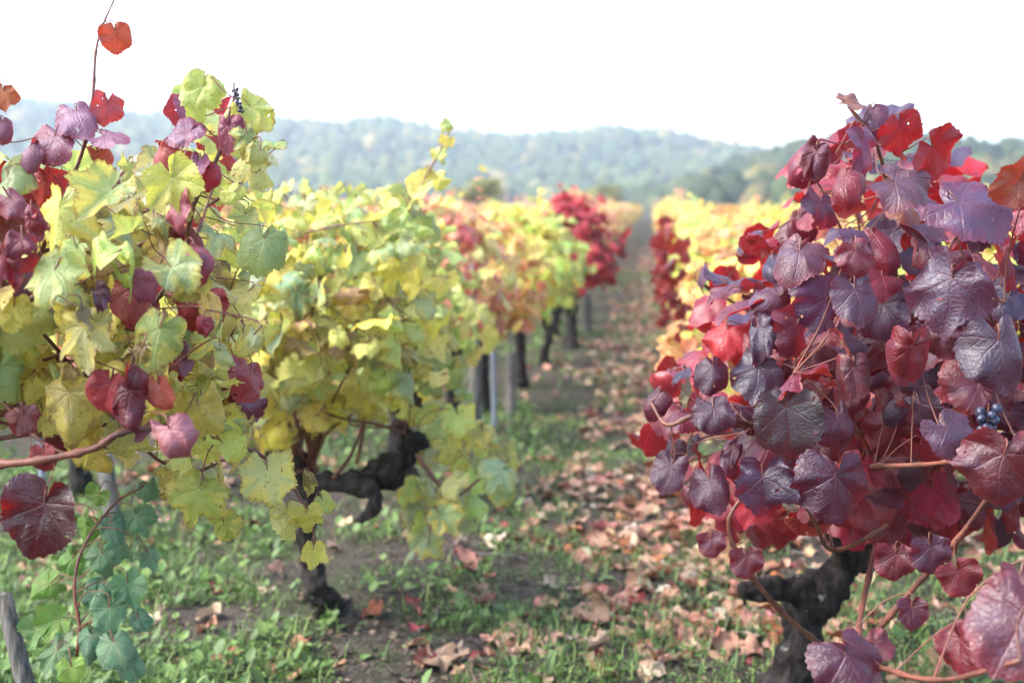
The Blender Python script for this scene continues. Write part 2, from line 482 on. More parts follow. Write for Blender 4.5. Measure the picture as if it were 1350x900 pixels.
def unit(v):
    v = np.asarray(v, float); return v / (np.linalg.norm(v) + 1e-9)
def leaf_matrix(P, N, T, size):
    """P = middle of the blade"""
    N = unit(N); T = np.asarray(T, float); T = T - N * np.dot(T, N)
    if np.linalg.norm(T) < 1e-3: T = np.cross(N, [1, .2, .1])
    T = unit(T); X = np.cross(T, N)
    M = np.eye(4); M[:3, 0] = X * size; M[:3, 1] = T * size; M[:3, 2] = N * size
    M[:3, 3] = np.asarray(P) - T * size * 0.28
    return M

def jit(c, s=0.15, R=random):
    k = 1 + R.uniform(-s, s) * 1.5
    return tuple(max(0.003, v * k * (1 + R.uniform(-s, s))) for v in c)

# palettes: the leaves' own colours
PURPLE = [(0.070, 0.048, 0.120), (0.050, 0.046, 0.115), (0.095, 0.028, 0.080), (0.14, 0.020, 0.052), (0.064, 0.042, 0.105)]
CRIMSON = [(0.26, 0.012, 0.03), (0.20, 0.012, 0.03), (0.32, 0.02, 0.03), (0.15, 0.014, 0.03)]
DARKRED = [(0.055, 0.006, 0.012), (0.09, 0.008, 0.014)]
ORANGE = [(0.42, 0.13, 0.03), (0.36, 0.08, 0.03), (0.46, 0.20, 0.05)]
GREEN = [(0.22, 0.32, 0.14), (0.27, 0.37, 0.16), (0.32, 0.42, 0.20), (0.24, 0.34, 0.20)]
LIME = [(0.46, 0.54, 0.15), (0.43, 0.53, 0.18), (0.52, 0.56, 0.18)]
YELLOW = [(0.62, 0.50, 0.09), (0.64, 0.47, 0.09), (0.56, 0.52, 0.11), (0.64, 0.54, 0.17)]
BLUEGREEN = [(0.10, 0.19, 0.085), (0.08, 0.16, 0.08)]
PINK = [(0.50, 0.14, 0.11), (0.48, 0.10, 0.10), (0.52, 0.22, 0.14)]

# ------------------------------------------------------------------ ground
def graded(lo, hi, a, b, step):
    c = list(np.arange(a, b + 1e-6, step))
    s = step; v = b
    while v < hi: s *= 1.16; v += s; c.append(min(v, hi))
    s = step; v = a; pre = []
    while v > lo: s *= 1.16; v -= s; pre.append(max(v, lo))
    return np.array(pre[::-1] + c)
gx = graded(-1150, 1150, -3.6, 4.2, 0.045); gy = graded(-50, 1150, 2.0, 13.0, 0.05)
GX, GY = np.meshgrid(gx, gy)
GZ = gh(GX, GY)
nx, ny = len(gx), len(gy)
ii = (np.arange(ny - 1)[:, None] * nx + np.arange(nx - 1)[None]).ravel()
GT = np.concatenate([np.stack([ii, ii + 1, ii + nx + 1], 1), np.stack([ii, ii + nx + 1, ii + nx], 1)])
link('ground', mesh_np('ground', np.stack([GX, GY, GZ], -1).reshape(-1, 3), GT, [M_ground]), kind='structure')

# ------------------------------------------------------------------ hills and woods
def terrain(name, xs, ys, hf):
    X, Y = np.meshgrid(xs, ys); Z = hf(X, Y); a, b = len(xs), len(ys)
    i = (np.arange(b - 1)[:, None] * a + np.arange(a - 1)[None]).ravel()
    T = np.concatenate([np.stack([i, i + 1, i + a + 1], 1), np.stack([i, i + a + 1, i + a], 1)])
    link(name, mesh_np(name, np.stack([X, Y, Z], -1).reshape(-1, 3), T, [M_hill]), kind='structure')

def ridge(prof, Y):
    """skyline in the photo seen at distance Y -> world x and height of the ridge"""
    pts = np.array([at(px, py, 1.0) - CAMP for px, py in prof])
    s = Y / pts[:, 1]
    return pts[:, 0] * s, H + pts[:, 2] * s

FX, FZ = ridge([(-500, 150), (-200, 142), (0, 137), (90, 138), (200, 150), (330, 166), (400, 164), (455, 170), (480, 161), (520, 161), (560, 170), (620, 180), (700, 181), (750, 175), (830, 172), (870, 178), (910, 188), (960, 200), (1000, 214), (1060, 222), (1250, 226), (1500, 214), (1900, 200)], 880)
def far_h(X, Y):
    base = np.interp(X * 880 / np.maximum(Y, 300) ** 0.5 / 880 ** 0.5, FX, FZ) - 6.5
    t = np.clip((Y - 430) / 450, 0, 1); t = t * t * (3 - 2 * t) * .75 + t * .25
    back = np.clip((Y - 900) / 220, 0, 1)
    gul = (fbm(X * .008, Y * .008, 21) - .5) * 22 * np.sin(np.clip(t, 0, 1) * math.pi)
    return base * t * (1 - back * .5) + gul - 1.5 * (t <= 0)
terrain('far_hill', np.linspace(-900, 950, 110), np.linspace(400, 1110, 60), far_h)
NX_, NZ_ = ridge([(820, 274), (850, 268), (885, 252), (930, 240), (960, 228), (990, 216), (1040, 202), (1090, 190), (1150, 190), (1200, 199), (1260, 204), (1330, 200), (1500, 185), (1900, 175)], 330)
def near_h(X, Y):
    base = np.interp(X, NX_, NZ_, left=-6) - 3.6
    t = np.clip((Y - 190) / 140, 0, 1); t = t * t * (3 - 2 * t)
    back = np.clip((Y - 340) / 90, 0, 1)
    return np.maximum(base * t * (1 - back), -1.0) - .3 + (fbm(X * .03, Y * .03, 5) - .5) * 3 * t
terrain('near_hill', np.linspace(20, 520, 70), np.linspace(185, 440, 40), near_h)

def ico(sub):
    import bmesh
    bm = bmesh.new(); bmesh.ops.create_icosphere(bm, subdivisions=sub, radius=1)
    bm.verts.ensure_lookup_table()
    V = np.array([v.co for v in bm.verts]); T = np.array([[v.index for v in f.verts] for f in bm.faces]); bm.free()
    return V, T
ICO1, ICO2 = ico(1), ico(2)
def crowns(name, xs, ys, zs, rad, cols, tmpl, seed):
    r2 = np.random.default_rng(seed); V0, T0 = tmpl; n = len(xs); m = len(V0)
    var = 1 + (r2.random((n, m)) - .5) * .55
    V = V0[None] * var[..., None] * rad[:, None, None] * np.array([1, 1, 1.15]) * (1 + (r2.random((n, 1, 3)) - .5) * .4)
    V[:, :, 0] += xs[:, None]; V[:, :, 1] += ys[:, None]; V[:, :, 2] += zs[:, None]
    T = T0[None] + (np.arange(n) * m)[:, None, None]
    C = np.ones((n, m, 4)); C[:, :, :3] = cols[:, None, :] * (0.8 + .4 * r2.random((n, m, 1)))
    return link(name, mesh_np(name, V.reshape(-1, 3), T.reshape(-1, 3), [M_forest], col=C.reshape(-1, 4), smooth=False), kind='stuff')
def wood_colours(x, y, s, r2):
    a = fbm(x * s, y * s, 31); n = len(x); u = r2.random(n)
    g1, g2, y1, d1 = np.array([.045, .07, .022]), np.array([.075, .10, .03]), np.array([.17, .145, .045]), np.array([.03, .05, .025])
    c = g1 + (g2 - g1) * a[:, None]
    c = np.where((u < .16)[:, None], y1, c); c = np.where((u > .85)[:, None], d1, c)
    return c * (0.55 + .5 * r2.random((n, 1)))
r2 = np.random.default_rng(5)
n = 9500
x = r2.uniform(-600, 620, n); y = 440 + 490 * r2.random(n)
k = np.abs(x) < y * .62 + 60; x, y = x[k], y[k]
k = fbm(x * .012 + 3, y * .012, 77) < .66; x, y = x[k], y[k]      # open clearings
rad = r2.uniform(3.4, 6.0, len(x))
crowns('far_hill_forest', x, y, far_h(x, y) + rad * .6, rad, wood_colours(x, y, .02, r2), ICO1, 1)
n = 3600
x = r2.uniform(30, 400, n); y = r2.uniform(200, 375, n); z = near_h(x, y)
k = z > -.9; x, y, z = x[k], y[k], z[k]; rad = r2.uniform(1.7, 3.9, len(x))
crowns('near_hill_forest', x, y, z + rad * .6, rad, wood_colours(x, y, .05, r2) * .7, ICO2, 2)

# ------------------------------------------------------------------ near vines
def inside(poly, x, y):
    poly = np.asarray(poly, float); n = len(poly); r = np.zeros(len(x), bool); j = n - 1
    for i in range(n):
        xi, yi = poly[i]; xj, yj = poly[j]
        c = ((yi > y) != (yj > y)) & (x < (xj - xi) * (y - yi) / (yj - yi + 1e-9) + xi); r ^= c; j = i
    return r
def edge_dist(poly, x, y):
    poly = np.asarray(poly, float); d = np.full(len(x), 1e9)
    for i in range(len(poly)):
        a = poly[i]; b = poly[(i + 1) % len(poly)]; ab = b - a
        t = np.clip(((x - a[0]) * ab[0] + (y - a[1]) * ab[1]) / (ab @ ab + 1e-9), 0, 1)
        d = np.minimum(d, np.hypot(x - a[0] - t * ab[0], y - a[1] - t * ab[1]))
    return d

def sample_bush(poly, n, dc, thick, R=150, front=.62, seed=0):
    """leaf places in a solid bush whose outline is poly at distance dc; returns px, py, depth"""
    rg = np.random.default_rng(seed); poly = np.asarray(poly, float)
    lo, hi = poly.min(0), poly.max(0); X = np.empty(0); Y = np.empty(0)
    while len(X) < n * 14:
        x = rg.uniform(lo[0], hi[0], n * 20); y = rg.uniform(lo[1], hi[1], n * 20); k = inside(poly, x, y)
        X = np.append(X, x[k]); Y = np.append(Y, y[k])
    X, Y = X[:n * 14], Y[:n * 14]
    e = np.clip(edge_dist(poly, X, Y) / R, 0, 1); half = thick * np.sqrt(1 - (1 - e) ** 2)
    u = rg.random(len(X)); f = rg.random(len(X)) < front
    d = np.where(f, dc - half * (1 - .35 * u ** 1.5), dc - half + 2 * half * u)
    P = np.stack([(X - 675) / F * dc, (Y - 450) / F * dc, d], 1)
    sel = [0]; md = np.linalg.norm(P - P[0], axis=1)
    for i in range(1, n):
        c = rg.integers(0, len(P), 14); b = c[np.argmax(md[c])]; sel.append(b)
        md = np.minimum(md, np.linalg.norm(P - P[b], axis=1))
    return X[sel], Y[sel], d[sel]

def build_trunk(base, branches, mat, parent, sides=30):
    """branches: list of control points (x,y,z,r), first starts at the ground"""
    mb = MB()
    for q, br in enumerate(branches):
        S = spline(br, 12)
        mb.tube(S[:, :3], S[:, 3] * .72, sides, rough=.55, freq=15, seed=q * 3.3, ridge=.15)
    o = link('trunk', mb.mesh('trunk', [mat], origin=base), parent)
    return o

class Vine:
    def __init__(s, label, base, head, group=None, centre=None):
        s.base = np.asarray(base, float); s.head = np.asarray(head, float)
        s.root = root('grape_vine', tuple(s.base), label, 'vine', group)
        s.canes = []; s.leaves = []; s.fill = {}; s.centre = np.asarray(centre if centre is not None else head, float)
    def cane(s, pts, r0=.006, r1=.0025, m=8):
        s.canes.append((spline(pts, m), r0, r1))
    def leaf(s, kind, mk, P, N, T, size, col, stalk=True):
        s.leaves.append((kind, mk, leaf_matrix(P, N, T, size), col, stalk))
    def hero(s, px, py, d, size, kind, mk, col, tip=0, up=25, right=0, var=None):
        """a leaf seen in the photo: tip angle in degrees from straight down, the way its face turns"""
        a, b = math.radians(up), math.radians(right)
        N = -FWD * math.cos(a) * math.cos(b) + UPV * math.sin(a) + RGT * math.sin(b) * math.cos(a)
        t = math.radians(tip); T = -UPV * math.cos(t) + RGT * math.sin(t)
        P = at(px, py, d)
        s.leaves.append(((kind, var) if var is not None else kind, mk, leaf_matrix(P, N, T, size), col, True))
    def auto_canes(s, pts, n, seed, via=None):
        rg = random.Random(seed); P = np.asarray(pts); sel = [int(np.argmax(np.linalg.norm(P - s.head, axis=1)))]
        md = np.linalg.norm(P - P[sel[0]], axis=1)
        while len(sel) < n:
            b = int(np.argmax(md)); sel.append(b); md = np.minimum(md, np.linalg.norm(P - P[b], axis=1))
        for b in sel:
            e = P[b]; d = e - s.head; L = np.linalg.norm(d)
            m1 = s.head + d * .33 + np.array([rg.uniform(-.05, .05), rg.uniform(-.05, .05), .10 * L + rg.uniform(-.04, .06)])
            if via is not None: m1 = np.asarray(via) + np.array([rg.uniform(-.08, .08), rg.uniform(-.12, .12), rg.uniform(-.10, .22)])
            m2 = s.head + d * .68 + np.array([rg.uniform(-.06, .06), rg.uniform(-.06, .06), .10 * L + rg.uniform(-.03, .06)])
            s.cane([s.head + np.array([rg.uniform(-.03, .03), rg.uniform(-.03, .03), -.01]), m1, m2, e], .0055, .002)
    def scatter(s, px, py, d, fn, seed, limit=300, fillkinds=None):
        """fn(px,py,d,R)->(kind,mk,colour,size)"""
        R = random.Random(seed)
        pts = [at(a, b, c) for a, b, c in zip(px, py, d)]
        order = np.argsort(d)                      # the ones that show come first
        for q, i in enumerate(order):
            P = pts[i]; o = P - s.centre; o[2] *= .9; o = unit(o)
            kind, mk, col, size = fn(px[i], py[i], d[i], R)
            rv = np.array([R.gauss(0, 1), R.gauss(0, 1), R.gauss(0, 1)])
            N = o * .60 + np.array([0, 0, .60]) + rv * .46
            T = np.array([0, 0, -1.0]) + o * .35 + np.array([R.gauss(0, 1), R.gauss(0, 1), R.gauss(0, 1)]) * .6
            if q < limit: s.leaves.append((kind, mk, leaf_matrix(P, N, T, size), col, True))
            else: s.fill.setdefault(mk, []).append(((mk if mk != 'autumn' else 'green', R.randrange(6)), leaf_matrix(P, N, T, size), col, R.random()))
        return pts
    def finish(s, seed=0):
        R = random.Random(seed); b = s.base
        cp = [c[0] for c in s.canes]; allp = np.concatenate(cp); own = np.concatenate([[i] * len(c) for i, c in enumerate(cp)])
        sides = [[] for _ in s.canes]
        def stalk(M, size):
            p = M[:3, 3]; dd = np.linalg.norm(allp - p, axis=1); j = int(np.argmin(dd)); q = allp[j]; L = dd[j]
            if L < 1e-4: return
            y = unit(M[:3, 1]); pull = p - y * min(L, .05) * .4 + np.array([0, 0, .006])
            mid = (q + pull) / 2 + np.array([R.uniform(-.01, .01), R.uniform(-.01, .01), .02 * L]) + unit(s.centre - p) * .38 * max(0, L - .05)
            P = spline([q, mid, pull, p], 3)
            r = .0010 if L < .14 else .0014
            sides[own[j]].append((P, np.linspace(r * 1.3, r, len(P))))
        for kind, mk, M, col, st in s.leaves:
            size = np.linalg.norm(M[:3, 0])
            if isinstance(kind, tuple): key = kind
            else:
                nv = 10 if kind in ('crisp', 'dry') else 16
                key = (kind, R.randrange(nv))
            o = link('leaf', leaf_mesh(key[0], key[1], mk), s.root)
            ml = M.copy(); ml[:3, 3] -= b
            o.matrix_local = Matrix(ml.tolist()); o.color = (*col, 1)
            stalk(M, size)
        for mk, items in s.fill.items():
            for key, M, c, r in items[::2]: stalk(M, .1)
            loc = []
            for key, M, c, r in items:
                M = M.copy(); M[:3, 3] -= b; loc.append((key, M, c, r))
            link('foliage', merge_leaves('foliage', loc, LOW, mk), s.root, kind='stuff')
        for (P, r0, r1), sd_ in zip(s.canes, sides):
            mb = MB(); n = len(P)
            rr = np.linspace(r0, r1, n) * (1 + .42 * (np.arange(n) % 5 == 0))
            mb.tube(P, rr, 7)
            nc = len(mb.T[0])
            for Q, r in sd_: mb.tube(Q, r, 4, cap=False)
            T = np.concatenate(mb.T); mi = np.zeros(len(T), int); mi[nc:] = 1
            link('cane', mesh_np('cane', np.concatenate(mb.V) - b, T, [M_cane, M_petiole], midx=mi), s.root)

def bunch(v, pts, rad, mat, seed):
    """a grape bunch: stem and berries"""
    R = random.Random(seed); top = np.asarray(pts[0]); mb = MB()
    P = spline([top + np.array([0, 0, .012]), top, pts[-1]], 5); mb.tube(P, .0016, 5)
    st = link('grape_bunch', mb.mesh('grape_bunch', [M_cane], origin=v.base), v.root)
    V, T = ICO2; me = mesh_np('grape', V * rad, T, [mat])
    n = max(6, int(len(pts) * 7))
    for i in range(n):
        t = i / (n - 1); c = top * (1 - t) + np.asarray(pts[-1]) * t
        a = i * 2.4; w = rad * 1.35 * (1.15 - t * .6)
        o = link('grape', me, st); o.location = tuple(c + np.array([math.cos(a) * w, math.sin(a) * w, R.uniform(-.3, .3) * rad]) - v.base)
        k = R.uniform(.8, 1.08); o.scale = (k, k, k * R.uniform(.95, 1.08))

DK = .62
pick = lambda R, L, s=.16: jit(R.choice(L), s, R)

# ---- red vine beside the path
RD = 3.25
base = row(.42, 3.62); base[2] = float(gh(base[0], base[1])) - .03
def tp(px, py, d, r): return (*at(px, py, d), r)
hd = at(1165, 650, 3.5)
v = Vine('grape vine covered in dark purple and crimson leaves over a thick black trunk', base, hd, centre=at(1190, 520, 3.35))
build_trunk(base, [
    [(base[0] - .04, base[1], base[2] - .05, .115), tp(1052, 860, 3.62, .086), tp(1068, 800, 3.6, .080), tp(1112, 752, 3.58, .072), tp(1158, 712, 3.55, .060), tp(1176, 665, 3.52, .050), tp(1172, 620, 3.5, .034), tp(1180, 590, 3.5, .022)],
    [tp(1085, 785, 3.58, .050), tp(1045, 775, 3.54, .046), tp(1010, 780, 3.5, .040), tp(985, 778, 3.48, .030), tp(975, 770, 3.47, .012)],
    [tp(1120, 745, 3.56, .05), tp(1100, 700, 3.5, .040), tp(1085, 655, 3.46, .030), tp(1075, 620, 3.44, .018)],
    [tp(1165, 700, 3.52, .045), tp(1195, 650, 3.46, .034), tp(1215, 610, 3.44, .02)],
], M_bark, v.root)
RPOLY = [(1045, 215), (1060, 192), (1120, 165), (1150, 150), (1200, 182), (1270, 210), (1330, 222), (1430, 205), (1540, 260), (1600, 420), (1580, 620), (1480, 715), (1350, 718), (1270, 696), (1215, 722), (1160, 704), (1060, 700), (1000, 716), (950, 690), (900, 660), (865, 610), (845, 560), (855, 520), (890, 480), (920, 440), (915, 370), (960, 345), (985, 300), (1040, 285)]
def rfn(px, py, d, R):
    deep = d > RD + .05
    u = R.random()
    if deep: c = pick(R, CRIMSON + [(.46, .012, .02), (.40, .01, .02)], .2)
    elif py < 330 and u < .16: c = pick(R, CRIMSON + ORANGE[:1])
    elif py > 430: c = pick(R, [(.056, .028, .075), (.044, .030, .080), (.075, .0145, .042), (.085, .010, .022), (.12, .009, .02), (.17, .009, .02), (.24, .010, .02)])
    else: c = pick(R, PURPLE) if u < .62 else pick(R, CRIMSON)
    sz = R.uniform(.07, .135) if not deep else R.uniform(.09, .13)
    if px < 960: sz *= .85
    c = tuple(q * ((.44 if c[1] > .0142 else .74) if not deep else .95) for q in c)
    kind = 'crisp' if R.random() < .13 else 'red'
    if ((px < 960 and py > 420) or py > 600) and R.random() < .4: c = pick(R, CRIMSON)
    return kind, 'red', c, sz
heroes = [  # px, py, d, size, kind, colour, tip, up, right
    (1296, 276, 2.30, .185, 'red', (.085, .045, .085), 35, 52, -10, 4), (1330, 246, 2.22, .088, 'red', (.34, .09, .03), -60, -15, 15, 16),
    (1188, 180, 2.55, .100, 'red', (.40, .02, .03), 20, -30, 10, 18), (1240, 205, 2.5, .11, 'red', (.34, .015, .025), 50, -25, 20, 17),
    (1150, 160, 2.6, .085, 'red', (.10, .04, .08), 0, 20, -35, 6), (1126, 136, 2.6, .07, 'red', (.26, .09, .05), 75, 55, 0, 17),
    (1140, 205, 2.5, .11, 'red', (.10, .045, .09), 10, 15, 50, 7), (1070, 215, 2.5, .10, 'crisp', (.14, .02, .04), -20, 20, -10, 2),
    (1200, 248, 2.45, .13, 'red', (.13, .05, .085), 40, 45, 0, 8), (1250, 395, 2.28, .150, 'red', (.06, .035, .06), -10, 8, -30, 0),
    (1322, 475, 2.15, .135, 'red', (.055, .035, .055), 5, 15, -5, 5), (1132, 400, 2.4, .105, 'red', (.06, .034, .058), 10, 15, 5, 9),
    (1050, 345, 2.5, .12, 'red', (.13, .03, .06), -10, 40, -10, 10), (1135, 345, 2.4, .085, 'red', (.17, .025, .045), 15, 20, 10, 11),
    (998, 500, 2.5, .105, 'red', (.05, .036, .058), -10, 28, -5, 0), (1040, 560, 2.42, .135, 'red', (.035, .035, .035), 5, 12, -8, 2),
    (1128, 503, 2.42, .10, 'red', (.14, .02, .04), 5, 12, 5, 3), (1110, 570, 2.42, .105, 'red', (.12, .022, .045), 15, 10, 10, 12),
    (1008, 650, 2.42, .115, 'red', (.05, .022, .055), 5, 15, -5, 13), (1100, 655, 2.38, .15, 'red', (.075, .012, .035), -5, 5, 10, 14),
    (940, 650, 2.5, .10, 'red', (.085, .022, .045), 15, 25, -20, 5), (880, 628, 2.55, .085, 'red', (.08, .025, .05), -15, 20, -20, 9),
    (857, 530, 2.6, .085, 'red', (.12, .02, .04), -40, 35, -30, 6), (940, 552, 2.5, .085, 'red', (.07, .03, .055), 0, 25, -10, 8),
    (1000, 445, 2.5, .10, 'crisp', (.09, .055, .08), 0, 40, -10, 3), (940, 500, 2.55, .09, 'red', (.075, .03, .055), 0, 20, -5, 1),
    (985, 745, 2.45, .065, 'red', (.17, .012, .028), 5, 10, 0, 2), (1318, 630, 2.1, .15, 'red', (.14, .012, .025), -10, 5, -15, 11),
    (1200, 480, 2.35, .12, 'red', (.30, .01, .02), 0, -10, 10, 3), (1262, 580, 2.2, .11, 'red', (.10, .05, .08), 20, 35, 10, 4),
    (1228, 735, 2.35, .075, 'red', (.10, .02, .045), 5, 5, 0, 0), (1270, 765, 2.3, .075, 'red', (.24, .012, .028), 25, -5, -20, 10),
    (1180, 745, 2.4, .075, 'red', (.17, .012, .03), -5, 5, -15, 12), (1203, 812, 2.3, .06, 'red', (.11, .008, .03), 5, 8, 0, 13),
    (1130, 888, 2.0, .128, 'red', (.10, .014, .035), 15, 35, 10, 14), (1165, 850, 2.1, .052, 'red', (.15, .012, .035), 80, 30, 0, 2),
    (1335, 838, 1.75, .145, 'red', (.17, .03, .06), -25, 30, -20, 9), (1268, 865, 2.0, .105, 'red', (.22, .016, .035), 30, 10, -60, 7),
    (940, 720, 2.5, .055, 'red', (.20, .012, .03), 10, 10, -10, 1), (1345, 770, 1.95, .06, 'red', (.20, .03, .06), -10, 40, 0, 5),
]
hx = np.array([h[:3] for h in heroes])
px, py, d = sample_bush(RPOLY, 620, RD, .82, R=190, seed=3)
keep = np.ones(len(px), bool)
for h in hx:
    near = (np.hypot(px - h[0], py - h[1]) < 46) & (d < h[2] + .10); keep &= ~near
px, py, d = px[keep], py[keep], d[keep]
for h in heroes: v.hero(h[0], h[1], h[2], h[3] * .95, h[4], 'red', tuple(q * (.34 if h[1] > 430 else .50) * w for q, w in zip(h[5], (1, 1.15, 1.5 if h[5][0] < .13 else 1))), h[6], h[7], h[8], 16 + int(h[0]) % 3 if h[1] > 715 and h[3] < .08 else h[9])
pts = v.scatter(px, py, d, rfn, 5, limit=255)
v.auto_canes(pts, 34, 2)
for pl in ([(1140, 850, 2.5), (1200, 780, 2.45), (1270, 700, 2.4), (1345, 590, 2.3)],
           [(1165, 690, 3.3), (1150, 740, 2.9), (1132, 850, 2.2), (1180, 885, 2.0), (1250, 895, 1.85), (1345, 870, 1.72)],
           [(1110, 870, 3.3), (1040, 815, 2.8), (985, 750, 2.55), (960, 690, 2.5), (990, 640, 2.5)],
           [(1190, 640, 3.3), (1170, 690, 2.8), (1100, 725, 2.9), (1075, 690, 2.6), (1050, 640, 2.5)],
           [(1180, 620, 3.4), (1150, 615, 2.6), (1220, 612, 2.4), (1270, 605, 2.3)],
           [(1180, 620, 3.4), (1180, 400, 3.0), (1175, 280, 2.75), (1155, 190, 2.62), (1118, 140, 2.62)],
           [(1180, 610, 3.4), (990, 560, 2.6), (925, 545, 2.55), (880, 560, 2.56), (858, 530, 2.6)]):
    v.cane([at(*q) for q in pl], .0068, .003)
v.finish(1)
bunch(v, [at(1303, 540, 2.32), at(1300, 578, 2.32)], .0095, M_grape, 2)

# ---- nearest vine across the path: green and purple leaves mixed
base = row(-1.42, 2.2); base[2] = float(gh(base[0], base[1])) - .03
hd = base + np.array([0.02, .03, .72])
v = Vine('grape vine with pale green leaves mixed with plum purple ones and one tall bare shoot', base, hd, centre=at(90, 460, 2.5))
build_trunk(base, [[(*(base + [0, 0, -.05]), .085), (*(base + [.02, .01, .15]), .058), (*(base + [-.02, .02, .45]), .05), (*hd, .052), (*(hd + [.02, 0, .06]), .03)],
                   [(*(hd + [0, 0, -.08]), .045), (*(hd + [-.1, .06, 0]), .036), (*(hd + [-.2, .1, .07]), .02)]], M_bark, v.root)
LPOLY = [(-260, 300), (-150, 200), (-20, 190), (30, 235), (90, 225), (150, 225), (225, 205), (250, 135), (290, 118), (350, 150), (355, 215), (325, 255), (330, 330), (335, 420), (340, 520), (330, 585), (290, 640), (240, 660), (200, 620), (140, 590), (110, 600), (60, 560), (-40, 560), (-200, 540), (-280, 430)]
ZP = [(90, 175, 90), (255, 200, 55), (245, 280, 45), (60, 270, 50), (30, 330, 40), (185, 385, 45), (250, 430, 30), (165, 535, 45), (60, 600, 35), (15, 210, 40)]
def lfn(px, py, d, R):
    pur = any(math.hypot(px - a, py - b) < r for a, b, r in ZP)
    if (pur and R.random() < .45) or R.random() < .04:
        c = pick(R, [(.17, .06, .10), (.13, .045, .075), (.11, .03, .05), (.24, .03, .03), (.17, .03, .04)])
        return ('red' if R.random() < .7 else 'crisp'), 'red', c, R.uniform(.075, .115)
    yel = (py - 300) / 280 + (d - 2.3) * .6
    u = R.random()
    if u < yel * .6 + .05: c = pick(R, YELLOW)
    elif u < .5 + yel * .3: c = pick(R, LIME)
    else: c = pick(R, GREEN)
    if u > .93: c = pick(R, [(.24, .12, .06), (.30, .17, .08), (.40, .26, .10)])
    return ('crisp' if R.random() < .16 or u > .93 else 'green'), 'green', c, R.choice([R.uniform(.05, .085), R.uniform(.08, .125)])
